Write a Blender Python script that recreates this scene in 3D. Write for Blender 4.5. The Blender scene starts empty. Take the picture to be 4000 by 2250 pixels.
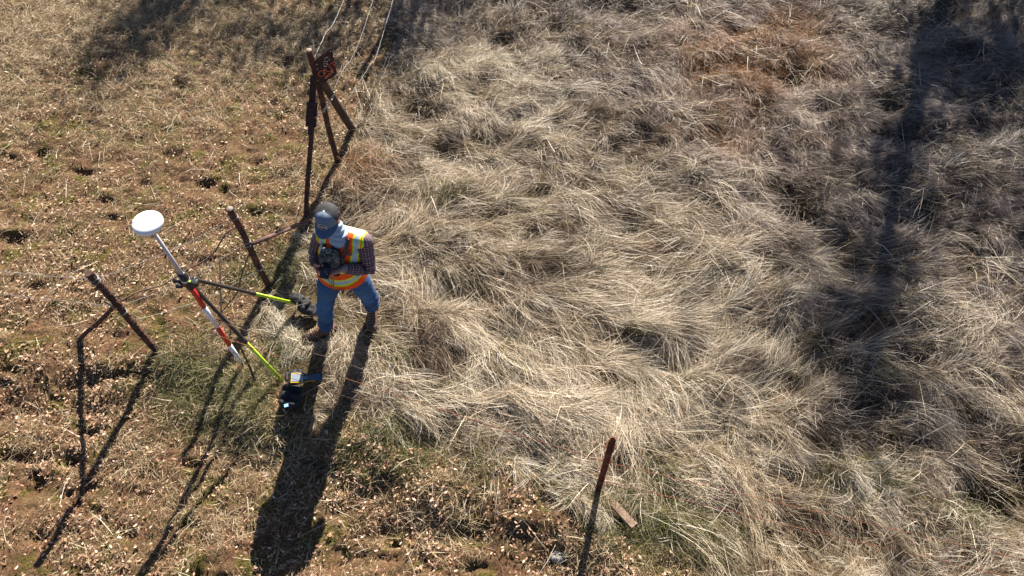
import bpy, bmesh, math, random
import numpy as np
from mathutils import Vector, Matrix, Euler

random.seed(7)
RNG = np.random.default_rng(11)
SC = bpy.context.scene
COL = SC.collection
R = math.radians

# ------------------------------------------------------------------ camera, world, sun
H = 6.0                      # flying height of the camera above the meadow
FPX, CXP, CYP = 1820.0, 1288.0, 724.5
TILT = R(34.0)
cam_d = bpy.data.cameras.new("Camera")
cam = bpy.data.objects.new("camera", cam_d)
COL.objects.link(cam)
cam.location = (0, 0, H)
cam.rotation_euler = (TILT, 0, 0)
cam_d.sensor_width = 36.0
cam_d.lens = 36.0 * FPX / 2576.0
cam_d.clip_start = 0.05
cam_d.clip_end = 2000
SC.camera = cam

SUN_EL, SUN_AZ = R(36.0), R(14.5)      # azimuth measured from +Y towards +X
sdir = Vector((math.cos(SUN_EL) * math.sin(SUN_AZ), math.cos(SUN_EL) * math.cos(SUN_AZ), math.sin(SUN_EL)))
w = bpy.data.worlds.new("World")
SC.world = w
w.use_nodes = True
nt = w.node_tree
nt.nodes.clear()
sky = nt.nodes.new("ShaderNodeTexSky")
sky.sky_type = 'NISHITA'
sky.sun_disc = False
sky.sun_elevation = SUN_EL
sky.sun_rotation = SUN_AZ
sky.air_density = 0.6
sky.dust_density = 0.3
sky.ozone_density = 2.0
bg = nt.nodes.new("ShaderNodeBackground")
bg.inputs[1].default_value = 0.05
wo = nt.nodes.new("ShaderNodeOutputWorld")
nt.links.new(sky.outputs[0], bg.inputs[0])
nt.links.new(bg.outputs[0], wo.inputs[0])
sun_d = bpy.data.lights.new("Sun", 'SUN')
sun_d.energy = 5.0
sun_d.angle = R(0.5)
sun_d.color = (1.0, 0.935, 0.82)
sun = bpy.data.objects.new("sun", sun_d)
COL.objects.link(sun)
sun.rotation_euler = (-sdir).to_track_quat('-Z', 'Y').to_euler()
SC.view_settings.view_transform = 'Standard'
SC.view_settings.look = 'None'
SC.view_settings.exposure = 1.52
SC.view_settings.gamma = 1.0
SC.cycles.max_bounces = 6
SC.cycles.diffuse_bounces = 2
SC.cycles.glossy_bounces = 2
SC.cycles.transmission_bounces = 3
SC.cycles.transparent_max_bounces = 4

# ------------------------------------------------------------------ small maths
ST, CT = math.sin(TILT), math.cos(TILT)
def G(u, v, z=0.0):
    """point of the plane at height z seen at (u, v) of the 2576 px wide photograph"""
    X, Y = u - CXP, v - CYP
    dy = FPX * ST - Y * CT
    dz = -FPX * CT - Y * ST
    t = (z - H) / dz
    return (X * t, dy * t, z)
def GY(u, v, y):
    """point at world depth y seen at (u, v)"""
    X, Y = u - CXP, v - CYP
    dy = FPX * ST - Y * CT
    dz = -FPX * CT - Y * ST
    t = y / dy
    return (X * t, y, H + dz * t)

def smooth(a, b, x):
    t = np.clip((x - a) / (b - a), 0, 1)
    return t * t * (3 - 2 * t)
def _hash(ix, iy, seed):
    h = (ix.astype(np.int64) * 374761393 + iy.astype(np.int64) * 668265263 + seed * 1442695041) & 0xffffffff
    h = ((h ^ (h >> 13)) * 1274126177) & 0xffffffff
    h = (h ^ (h >> 16)) & 0xffffffff
    return h / 4294967295.0
def vnoise(x, y, seed=0):
    x = np.asarray(x, float); y = np.asarray(y, float)
    ix, iy = np.floor(x), np.floor(y)
    fx, fy = x - ix, y - iy
    fx = fx * fx * (3 - 2 * fx); fy = fy * fy * (3 - 2 * fy)
    a = _hash(ix, iy, seed); b = _hash(ix + 1, iy, seed)
    c = _hash(ix, iy + 1, seed); d = _hash(ix + 1, iy + 1, seed)
    return (a * (1 - fx) + b * fx) * (1 - fy) + (c * (1 - fx) + d * fx) * fy
def fbm(x, y, seed=0, octs=4):
    s, a, t = 0.0, 1.0, 0.0
    for o in range(octs):
        s = s + a * vnoise(x * 2 ** o + 17.3 * o, y * 2 ** o - 9.1 * o, seed + o * 7)
        t += a; a *= 0.5
    return s / t

def polyP(pts):
    return np.array([G(u, v)[:2] for u, v in pts])
def in_dist(px, py, P):
    """signed distance to a closed polygon (positive inside)"""
    n = len(P); d = np.full(px.shape, 1e9); ins = np.zeros(px.shape, bool)
    for i in range(n):
        ax, ay = P[i]; bx, by = P[(i + 1) % n]
        ex, ey = bx - ax, by - ay
        t = np.clip(((px - ax) * ex + (py - ay) * ey) / (ex * ex + ey * ey + 1e-12), 0, 1)
        d = np.minimum(d, np.hypot(px - ax - t * ex, py - ay - t * ey))
        c = ((ay > py) != (by > py))
        xx = ax + (py - ay) * ex / (ey if abs(ey) > 1e-12 else 1e-12)
        ins ^= c & (px < xx)
    return np.where(ins, d, -d)

TALL = polyP([(1060, -380), (1020, -60), (965, 80), (930, 200), (905, 290), (880, 370), (850, 440), (805, 505),
              (765, 580), (735, 640), (690, 690), (655, 740), (630, 785), (620, 830), (670, 880), (700, 930),
              (720, 985), (775, 1035), (870, 1050), (990, 1105), (1100, 1150), (1203, 1188), (1415, 1243),
              (1500, 1300), (1592, 1365), (1740, 1430), (1850, 1500), (2000, 1620), (5200, 1700), (5200, -380)])
FRONT = polyP([(-900, 800), (0, 905), (150, 915), (300, 930), (450, 905), (560, 950), (700, 1040), (860, 1085),
               (1030, 1190), (1270, 1240), (1450, 1335), (1650, 1475), (1800, 1700), (-1500, 1900)])
def tallmask(x, y):
    d = in_dist(x, y, TALL) + 0.22 * (fbm(x * 2.3, y * 2.3, 5, 3) - 0.5) * 2 * 0.8
    return smooth(-0.08, 0.14, d)

# hollows (dark pits between the tussocks) and swales, by where they lie on the meadow
HOLL = [(1100, 720, .22, .10), (1180, 745, .18, .10), (1340, 495, .14, .08), (1900, 860, .30, .12), (1690, 900, .25, .10),
        (1980, 525, .26, .13), (2080, 590, .25, .12), (2120, 660, .25, .10), (1500, 370, .2, .1), (1110, 385, .16, .08),
        (1040, 290, .2, .1), (2290, 900, .25, .12), (1350, 1140, .22, .08), (1090, 1090, .2, .1), (1590, 340, .22, .08),
        (2500, 1240, .35, .14), (2050, 1330, .25, .08), (1340, 600, .12, .08), (1560, 560, .2, .07), (1800, 560, .16, .08),
        (2330, 560, .2, .1), (2420, 640, .25, .1), (1230, 345, .14, .08), (2040, 700, .2, .08), (1640, 700, .2, .08),
        (1400, 900, .15, .06), (1750, 1080, .22, .08), (1240, 950, .16, .07), (2250, 330, .3, .12), (2150, 800, .25, .1)]
HOLLW = [(G(u, v)[0], G(u, v)[1], r * 1.2, d * 1.25) for u, v, r, d in HOLL]
_hr = random.Random(21)
for i in range(120):
    u, v = _hr.uniform(900, 2600), _hr.uniform(-40, 1400)
    x, y, _ = G(u, v); HOLLW.append((x, y, _hr.uniform(.07, .20), _hr.uniform(.05, .11)))
PITS = []
_pr = random.Random(4)
for u, v, rx, ry, d in [(455, 210, .13, .06, .10), (720, 155, .12, .06, .10), (210, 430, .12, .05, .07), (85, 720, .10, .04, .07),
                        (520, 460, .09, .05, .07), (590, 905, .10, .05, .05), (100, 385, .10, .04, .06), (790, 930, .0, .0, 0),
                        (290, 145, .10, .05, .06), (35, 600, .12, .06, .08), (555, 480, .08, .05, .06), (260, 505, .1, .04, .06),
                        (60, 1200, .16, .10, .09), (70, 1130, .14, .07, .08), (230, 940, .25, .06, .09), (330, 935, .22, .06, .08),
                        (170, 960, .18, .05, .08), (640, 540, .09, .05, .06), (780, 490, .08, .05, .05), (640, 410, .09, .05, .06),
                        (850, 1400, .18, .09, .08), (960, 1330, .15, .07, .06), (1180, 1330, .16, .06, .05), (790, 545, .07, .05, .05)]:
    if d > 0:
        x, y, _ = G(u, v); PITS.append((x, y, rx, ry, d))
for i in range(95):
    u, v = _pr.uniform(-200, 1000), _pr.uniform(-60, 1449)
    if i % 3 == 0: u, v = _pr.uniform(0, 1500), _pr.uniform(1050, 1500)
    x, y, _ = G(u, v); s = _pr.uniform(.5, 1.0)
    PITS.append((x, y, .09 * s, .045 * s, .055 * s))
PX, PY = -1.47, 3.60        # where the person stands

def terr(x, y):
    x = np.asarray(x, float); y = np.asarray(y, float)
    far = np.clip((np.hypot(x, y - 5) - 14) / 30, 0, 1)
    m = tallmask(x, y) if x.size < 2000000 else 0
    front = smooth(-0.05, 0.42, in_dist(x, y, FRONT) + .12 * (fbm(x * 2, y * 2, 61, 2) - .5))
    z = 0.035 * (fbm(x * 1.1, y * 1.1, 21, 4) - 0.5) * 2 - 0.15 * front
    z = z + (0.034 * (fbm(x * 8, y * 9, 23, 3) - .5) * 2 + .020 * (fbm(x * 3.1, y * 4.0, 27, 2) - .5) * 2 - .022 * smooth(.60, .80, fbm(x * 6.5, y * 8, 29, 2))) * (1 - m)
    # tussocky mounds drawn out across the slope
    a = x * .87 + y * .5; b = -x * .5 + y * .87
    mo = fbm(a * 1.7, b * 2.9, 31, 3)
    mound = 0.13 * smooth(.28, .72, mo) - .04
    z = z + m * (mound + 0.060 * (fbm(x * 4.2, y * 5.6, 37, 3) - .5) * 2)
    for hx, hy, r, d in HOLLW:
        s_ = (np.abs(x - hx) < 3 * r) & (np.abs(y - hy) < 2.2 * r)
        if s_.any():
            q = np.exp(-((x[s_] - hx) ** 2 + ((y[s_] - hy) * 1.5) ** 2) / (r * r))
            z[s_] = z[s_] - d * 1.5 * q * (m[s_] if np.ndim(m) else 0)
    for hx, hy, rx, ry, d in PITS:
        s_ = (np.abs(x - hx) < 3.2 * rx) & (np.abs(y - hy) < 3.2 * ry)
        if s_.any():
            xs, ys = x[s_], y[s_]
            w1 = .55 * rx * (fbm(xs * 14, ys * 14, 201, 2) - .5) * 2; w2 = .8 * ry * (fbm(xs * 11, ys * 11, 207, 2) - .5) * 2
            q = np.exp(-(((xs - hx + w1) / rx) ** 2 + ((ys - hy + w2) / ry) ** 2))
            z[s_] = z[s_] - d * 1.15 * q * (1 - (m[s_] if np.ndim(m) else 0))
    # trodden flat round the feet and the tripod
    for fx, fy, r, zz in [(PX, PY, .5, 0.0), (-2.08, 3.0, .4, -0.01), (-2.1, 3.85, .3, .02), (-.373 * H * .9, .83 * H, .2, 0)]:
        q = np.exp(-(((x - fx) ** 2 + (y - fy) ** 2) / (r * r)) ** 1.6)
        z = z * (1 - q) + zz * q
    z = z * (1 - far) + far * 1.2 * (fbm(x * .03, y * .03, 77, 3) - .5)
    return z
def tz(x, y):
    return float(terr(np.array([x]), np.array([y]))[0])

# ------------------------------------------------------------------ materials
def newmat(name):
    m = bpy.data.materials.new(name); m.use_nodes = True
    n = m.node_tree; n.nodes.clear()
    return m, n
def N(n, t, **kw):
    o = n.nodes.new(t)
    for k, v in kw.items(): setattr(o, k, v)
    return o
def ramp(n, fac, stops):
    r = N(n, "ShaderNodeValToRGB")
    e = r.color_ramp.elements
    while len(e) < len(stops): e.new(0.5)
    for i, (p, c) in enumerate(stops):
        e[i].position = p; e[i].color = (*c, 1)
    n.links.new(fac, r.inputs[0]); return r.outputs[0]
def noise_tex(n, scale, detail=5, coord='Object', rough=.6, dist=0, stretch=None):
    tc = N(n, "ShaderNodeTexCoord")
    src = tc.outputs[coord]
    if stretch:
        mp = N(n, "ShaderNodeMapping"); mp.inputs['Scale'].default_value = stretch
        n.links.new(src, mp.inputs[0]); src = mp.outputs[0]
    t = N(n, "ShaderNodeTexNoise")
    t.inputs['Scale'].default_value = scale; t.inputs['Detail'].default_value = detail
    t.inputs['Roughness'].default_value = rough; t.inputs['Distortion'].default_value = dist
    n.links.new(src, t.inputs['Vector']); return t.outputs[0]
def mixc(n, fac, a, b, mode='MIX'):
    m = N(n, "ShaderNodeMix", data_type='RGBA', blend_type=mode)
    for s, v in ((m.inputs[0], fac), (m.inputs[6], a), (m.inputs[7], b)):
        if isinstance(v, bpy.types.NodeSocket): n.links.new(v, s)
        else: s.default_value = v if isinstance(v, (int, float)) else (*v, 1)
    return m.outputs[2]
def out(n, sh):
    o = N(n, "ShaderNodeOutputMaterial"); n.links.new(sh, o.inputs[0])
def bump(n, h, strength=.4, dist=.01):
    b = N(n, "ShaderNodeBump"); b.inputs['Strength'].default_value = strength; b.inputs['Distance'].default_value = dist
    n.links.new(h, b.inputs['Height']); return b.outputs[0]
def solid(name, col, rough=.6, metal=0, var=.25, scale=30, bmp=.15, bd=.003, coat=0):
    m, n = newmat(name)
    p = N(n, "ShaderNodeBsdfPrincipled")
    nz = noise_tex(n, scale, 5)
    dark = tuple(c * (1 - var) for c in col); lite = tuple(min(1, c * (1 + var * .6)) for c in col)
    n.links.new(ramp(n, nz, [(.3, dark), (.7, lite)]), p.inputs['Base Color'])
    p.inputs['Roughness'].default_value = rough; p.inputs['Metallic'].default_value = metal
    p.inputs['Coat Weight'].default_value = coat
    n.links.new(bump(n, nz, bmp, bd), p.inputs['Normal'])
    out(n, p.outputs[0]); return m
def rust(name, dark, light, orange, scale=22, stretch=None, b=.8):
    m, n = newmat(name)
    p = N(n, "ShaderNodeBsdfPrincipled")
    n1 = noise_tex(n, scale, 8, stretch=stretch, rough=.7); n2 = noise_tex(n, scale * .35, 4)
    c = ramp(n, n1, [(.3, dark), (.55, light), (.75, orange)])
    c2 = mixc(n, ramp(n, n2, [(.4, (0, 0, 0)), (.65, (1, 1, 1))]), c, dark)
    n.links.new(c2, p.inputs['Base Color'])
    p.inputs['Roughness'].default_value = .85
    n.links.new(bump(n, n1, b, .006), p.inputs['Normal'])
    out(n, p.outputs[0]); return m
def vcol(name, rough=.8, trans=0.0, sheen=0, nscale=0, namt=.0, bmp=0, spec=.3):
    """material whose colour is carried by the mesh (attribute col)"""
    m, n = newmat(name)
    a = N(n, "ShaderNodeAttribute", attribute_name="col")
    c = a.outputs['Color']
    if nscale:
        nz = noise_tex(n, nscale, 4)
        c = mixc(n, namt, c, ramp(n, nz, [(.3, (.35, .35, .35)), (.7, (1.3, 1.3, 1.3))]), 'MULTIPLY')
    p = N(n, "ShaderNodeBsdfPrincipled")
    n.links.new(c, p.inputs['Base Color'])
    p.inputs['Roughness'].default_value = rough
    p.inputs['Specular IOR Level'].default_value = spec
    if sheen: p.inputs['Sheen Weight'].default_value = sheen
    if bmp:
        n.links.new(bump(n, noise_tex(n, nscale or 60, 4), bmp, .004), p.inputs['Normal'])
    sh = p.outputs[0]
    if trans:
        t = N(n, "ShaderNodeBsdfTranslucent"); n.links.new(c, t.inputs[0])
        mx = N(n, "ShaderNodeMixShader"); mx.inputs[0].default_value = trans
        n.links.new(sh, mx.inputs[1]); n.links.new(t.outputs[0], mx.inputs[2]); sh = mx.outputs[0]
    out(n, sh); return m

M_STRAW = vcol("dry_grass", .5, .30, spec=.5)
M_LEAF = vcol("dead_leaf", .7, .15, spec=.3)
M_RUST = rust("rusty_steel", (.028, .013, .010), (.10, .038, .022), (.26, .095, .040))
M_RUSTP = rust("rusty_pipe", (.06, .03, .025), (.17, .09, .075), (.25, .14, .11), 14, (1, 1, .3))
M_RUSTO = rust("orange_rusty_steel", (.10, .030, .016), (.25, .075, .035), (.38, .13, .06))
M_SIGN = rust("burnt_sign_steel", (.020, .009, .008), (.045, .018, .014), (.09, .032, .02), 30, b=.3)
M_WOODD = rust("dark_weathered_log", (.03, .018, .012), (.075, .045, .03), (.13, .08, .05), 9, (4, 4, .6))
M_WOODP = rust("grey_weathered_board", (.10, .06, .04), (.24, .16, .11), (.36, .27, .20), 9, (1, 6, 6))
M_CUT = solid("sawn_end_grain", (.24, .19, .16), .8)
M_WIRE = solid("galvanised_wire", (.28, .27, .26), .55, .3, .3, 60)
M_WIRER = solid("rusty_wire", (.12, .065, .045), .8, 0, .5, 30)
M_WIREO = solid("red_rusty_wire", (.24, .07, .035), .8, 0, .5, 12)
M_CHAIN = solid("zinc_chain", (.55, .50, .46), .4, .6, .3, 60)
M_BLACK = solid("black_plastic", (.014, .014, .016), .42, 0, .3, 40)
M_CARB = solid("dark_tube", (.035, .028, .028), .45, 0, .3, 50, .08)
M_LIME = solid("lime_fibreglass", (.50, .72, .03), .4, 0, .12, 30, .05)
M_WHITE = solid("white_paint", (.80, .80, .80), .4, 0, .05, 30, .03)
M_GREYT = solid("grey_pole_tube", (.50, .46, .47), .45, 0, .1, 50, .05)
M_RED = solid("red_paint", (.60, .035, .02), .4, 0, .12, 30, .05)
M_SILV = solid("bare_metal", (.6, .6, .6), .3, .8, .2, 40)
M_REDP = solid("faded_red_paint", (.40, .075, .035), .7, 0, .4, 40)
M_HOLE = solid("pale_bullet_hole_rim", (.55, .50, .44), .7)
M_DOME = solid("white_radome", (.82, .82, .82), .35, 0, .03, 8, .02)
M_CANVAS = solid("black_canvas", (.009, .009, .011), .75, 0, .4, 120, .5, .002)
M_YEL = solid("yellow_rubber", (.72, .42, .01), .5, 0, .12, 40, .05)
M_KEYB = solid("dark_blue_keypad", (.02, .05, .10), .5, 0, .2, 40)
M_KEYC = solid("blue_grey_keys", (.10, .18, .28), .5, 0, .2, 60)
M_SCREEN = solid("grey_glass_screen", (.30, .36, .42), .12, 0, .1, 10, .0, coat=.6)
M_BLUE = solid("light_blue_tag", (.22, .45, .75), .6)
M_ROCK = solid("pale_quartz_rock", (.36, .33, .29), .8, 0, .35, 14, .8, .02)
M_BARK = solid("oak_bark", (.10, .08, .06), .9, 0, .4, 12, .8, .02)

# ground sheet
m, n = newmat("red_soil_and_moss")
p = N(n, "ShaderNodeBsdfPrincipled")
fine = noise_tex(n, 38, 8, rough=.72)
mid = noise_tex(n, 4.2, 5, rough=.6)
big = noise_tex(n, .9, 4)
soil = ramp(n, fine, [(.32, (.022, .010, .006)), (.5, (.115, .060, .032)), (.68, (.25, .145, .085))])
litter = ramp(n, noise_tex(n, 60, 6, rough=.8), [(.36, (.018, .011, .006)), (.5, (.115, .072, .036)), (.66, (.32, .22, .12))])
moss = ramp(n, noise_tex(n, 70, 5), [(.34, (.016, .015, .004)), (.7, (.15, .125, .024))])
c = mixc(n, ramp(n, mid, [(.42, (0, 0, 0)), (.58, (1, 1, 1))]), soil, litter)
c = mixc(n, ramp(n, noise_tex(n, 3.1, 5, rough=.7, dist=.6), [(.52, (0, 0, 0)), (.60, (.9, .9, .9))]), c, moss)
att = N(n, "ShaderNodeAttribute", attribute_name="tall")
under = ramp(n, fine, [(.3, (.03, .022, .010)), (.5, (.085, .062, .032)), (.7, (.17, .13, .075))])
c = mixc(n, att.outputs['Fac'], c, under)
n.links.new(c, p.inputs['Base Color'])
p.inputs['Roughness'].default_value = .95
p.inputs['Specular IOR Level'].default_value = .15
n.links.new(bump(n, fine, .9, .02), p.inputs['Normal'])
out(n, p.outputs[0])
M_SOIL = m

# ------------------------------------------------------------------ object helpers
def tag(o, label=None, cat=None, group=None, kind=None):
    if label: o['label'] = label
    if cat: o['category'] = cat
    if group: o['group'] = group
    if kind: o['kind'] = kind
    return o
def thing(name, label, cat, loc=(0, 0, 0), group=None):
    o = bpy.data.objects.new(name, None); COL.objects.link(o); o.location = loc
    o.empty_display_size = .1
    return tag(o, label, cat, group)
def link(name, me, mats, parent=None, smooth_=True):
    if not isinstance(mats, (list, tuple)): mats = [mats]
    o = bpy.data.objects.new(name, me); COL.objects.link(o)
    if len(me.materials) == 0:
        for mm in mats: me.materials.append(mm)
    if smooth_: me.polygons.foreach_set('use_smooth', [True] * len(me.polygons))
    if parent is not None:
        o.parent = parent
        # geometry is written in world coordinates: undo the chain of parents
        q = parent; off = Vector((0, 0, 0))
        while q is not None: off += Vector(q.location); q = q.parent
        o.location = -off
    return o
def bmobj(name, bm, mats, parent=None, smooth_=True):
    bmesh.ops.recalc_face_normals(bm, faces=bm.faces)
    me = bpy.data.meshes.new(name); bm.to_mesh(me); bm.free()
    return link(name, me, mats, parent, smooth_)

def rings(bm, rs, cap=True, mat=0):
    """rs: list of lists of Vector, same length: skin them into a tube"""
    V = [[bm.verts.new(p) for p in r] for r in rs]
    n_ = len(V[0])
    for a, b in zip(V[:-1], V[1:]):
        for i in range(n_):
            f = bm.faces.new((a[i], a[(i + 1) % n_], b[(i + 1) % n_], b[i])); f.material_index = mat
    if cap:
        f = bm.faces.new(V[0][::-1]); f.material_index = mat
        f = bm.faces.new(V[-1]); f.material_index = mat
    return V
def frame(d, ref):
    d = d.normalized()
    s = d.cross(ref)
    if s.length < 1e-4: s = d.cross(Vector((1, 0, 0)) if abs(d.x) < .9 else Vector((0, 1, 0)))
    s.normalize(); t = s.cross(d).normalized()
    return s, t
def loft(bm, pts, rad, ref=(0, -1, 0), n_=14, cap=True, rnd=True, mat=0):
    """tube through pts; rad per point: r or (across, along ref)"""
    pts = [Vector(p) for p in pts]; ref = Vector(ref)
    rad = [(r, r) if not isinstance(r, (tuple, list)) else r for r in rad]
    rs = []
    def ring(c, d, ra, rb):
        s, t = frame(d, ref)
        return [c + s * (ra * math.cos(2 * math.pi * k / n_)) + t * (rb * math.sin(2 * math.pi * k / n_)) for k in range(n_)]
    L = len(pts)
    for i in range(L):
        d = (pts[min(i + 1, L - 1)] - pts[max(i - 1, 0)])
        if rnd and i == 0:
            dd = d.normalized(); r0 = min(rad[0])
            for a in (80, 50, 25):
                k = math.cos(R(a)); rs.append(ring(pts[0] - dd * r0 * math.sin(R(a)), d, rad[0][0] * k, rad[0][1] * k))
        rs.append(ring(pts[i], d, *rad[i]))
        if rnd and i == L - 1:
            dd = d.normalized(); r0 = min(rad[-1])
            for a in (25, 50, 80):
                k = math.cos(R(a)); rs.append(ring(pts[-1] + dd * r0 * math.sin(R(a)), d, rad[-1][0] * k, rad[-1][1] * k))
    return rings(bm, rs, cap, mat)
def tube(bm, a, b, r0, r1=None, n_=12, mat=0):
    return loft(bm, [a, b], [r0, r1 if r1 is not None else r0], n_=n_, rnd=False, mat=mat)
def ball(bm, c, r, seg=16, rngs=10, M=None, mat=0):
    if not isinstance(r, (tuple, list)): r = (r, r, r)
    mt = Matrix.Translation(c) @ ((M.to_4x4()) if M is not None else Matrix()) @ Matrix.Diagonal((*r, 1))
    g = bmesh.ops.create_uvsphere(bm, u_segments=seg, v_segments=rngs, radius=1, matrix=mt)
    for v in g['verts']:
        for f in v.link_faces: f.material_index = mat
def box(bm, c, s, M=None, bev=0, mat=0):
    mt = Matrix.Translation(c) @ ((M.to_4x4()) if M is not None else Matrix()) @ Matrix.Diagonal((*s, 1))
    g = bmesh.ops.create_cube(bm, size=1, matrix=mt)
    fs = set(f for v in g['verts'] for f in v.link_faces)
    for f in fs: f.material_index = mat
    if bev:
        es = set(e for v in g['verts'] for e in v.link_edges)
        r_ = bmesh.ops.bevel(bm, geom=list(es), offset=bev, segments=2, affect='EDGES', profile=.5)
        for f in r_['faces']: f.material_index = mat
def prism(bm, poly, M, th, mat=0):
    """closed 2-D outline extruded by th along local z, placed with matrix M"""
    a = [bm.verts.new(M @ Vector((x, y, 0))) for x, y in poly]
    b = [bm.verts.new(M @ Vector((x, y, th))) for x, y in poly]
    n_ = len(poly)
    for i in range(n_):
        f = bm.faces.new((a[i], a[(i + 1) % n_], b[(i + 1) % n_], b[i])); f.material_index = mat
    f = bm.faces.new(a[::-1]); f.material_index = mat
    f = bm.faces.new(b); f.material_index = mat
def text_mesh(s, size, M, th=.0008):
    cu = bpy.data.curves.new("lettering", 'FONT'); cu.body = s; cu.size = size; cu.extrude = th
    cu.align_x = 'CENTER'; cu.align_y = 'CENTER'
    o = bpy.data.objects.new("tmp", cu); COL.objects.link(o)
    dg = bpy.context.evaluated_depsgraph_get()
    me = bpy.data.meshes.new_from_object(o.evaluated_get(dg))
    bpy.data.objects.remove(o); me.transform(M); return me
def bake(bm, voxel=.008, sm=6, fac=.5):
    """fuse overlapping closed pieces into one continuous skin"""
    me = bpy.data.meshes.new("tmp"); bmesh.ops.recalc_face_normals(bm, faces=bm.faces); bm.to_mesh(me); bm.free()
    o = bpy.data.objects.new("tmp", me); COL.objects.link(o)
    r_ = o.modifiers.new("r", 'REMESH'); r_.mode = 'VOXEL'; r_.voxel_size = voxel
    if sm:
        s_ = o.modifiers.new("s", 'SMOOTH'); s_.iterations = sm; s_.factor = fac
    dg = bpy.context.evaluated_depsgraph_get()
    res = bpy.data.meshes.new_from_object(o.evaluated_get(dg))
    bpy.data.objects.remove(o); return res
def coords(me):
    a = np.empty(len(me.vertices) * 3); me.vertices.foreach_get('co', a); return a.reshape(-1, 3)
def normals(me):
    a = np.empty(len(me.vertices) * 3); me.vertices.foreach_get('normal', a); return a.reshape(-1, 3)
def setco(me, a):
    me.vertices.foreach_set('co', np.ascontiguousarray(a).ravel()); me.update()
def setcol(me, c, name='col'):
    at = me.color_attributes.new(name, 'FLOAT_COLOR', 'POINT')
    d = np.ones((len(c), 4), np.float32); d[:, :3] = c
    at.data.foreach_set('color', d.ravel())
def n3(P, s, seed=0):
    """cheap 3-D noise -1..1"""
    x, y, z = P[:, 0] * s, P[:, 1] * s, P[:, 2] * s
    return (vnoise(x + z * .7, y - z * .6, seed) + vnoise(y + x * .3, z + x * .5, seed + 3) + vnoise(z - y * .4, x + y * .2, seed + 5)) / 1.5 - 1

# ------------------------------------------------------------------ ground
def axis(lo, hi, step, far):
    a = list(np.arange(lo, hi + 1e-6, step)); s = step; x = a[-1]
    while x < far: s *= 1.35; x += s; a.append(x)
    s = step; x = a[0]
    while x > -far: s *= 1.35; x -= s; a.insert(0, x)
    return np.array(a)
gx = axis(-6.6, 9.0, .026, 400); gy = axis(.6, 11.0, .026, 400)
X, Y = np.meshgrid(gx, gy)
Z = terr(X.ravel(), Y.ravel())
me = bpy.data.meshes.new("ground")
nx, ny = len(gx), len(gy)
vs = np.stack([X.ravel(), Y.ravel(), Z], 1)
me.vertices.add(nx * ny); me.vertices.foreach_set('co', vs.ravel())
ii = np.arange(nx * ny).reshape(ny, nx)
q = np.stack([ii[:-1, :-1], ii[:-1, 1:], ii[1:, 1:], ii[1:, :-1]], -1).reshape(-1, 4)
me.loops.add(q.size); me.loops.foreach_set('vertex_index', q.ravel().astype(np.int32))
me.polygons.add(len(q)); me.polygons.foreach_set('loop_start', np.arange(0, q.size, 4, dtype=np.int32))
me.update(calc_edges=True)
at = me.attributes.new('tall', 'FLOAT', 'POINT')
at.data.foreach_set('value', tallmask(X.ravel(), Y.ravel()).astype(np.float32))
tag(link("ground", me, M_SOIL), kind='structure')

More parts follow.
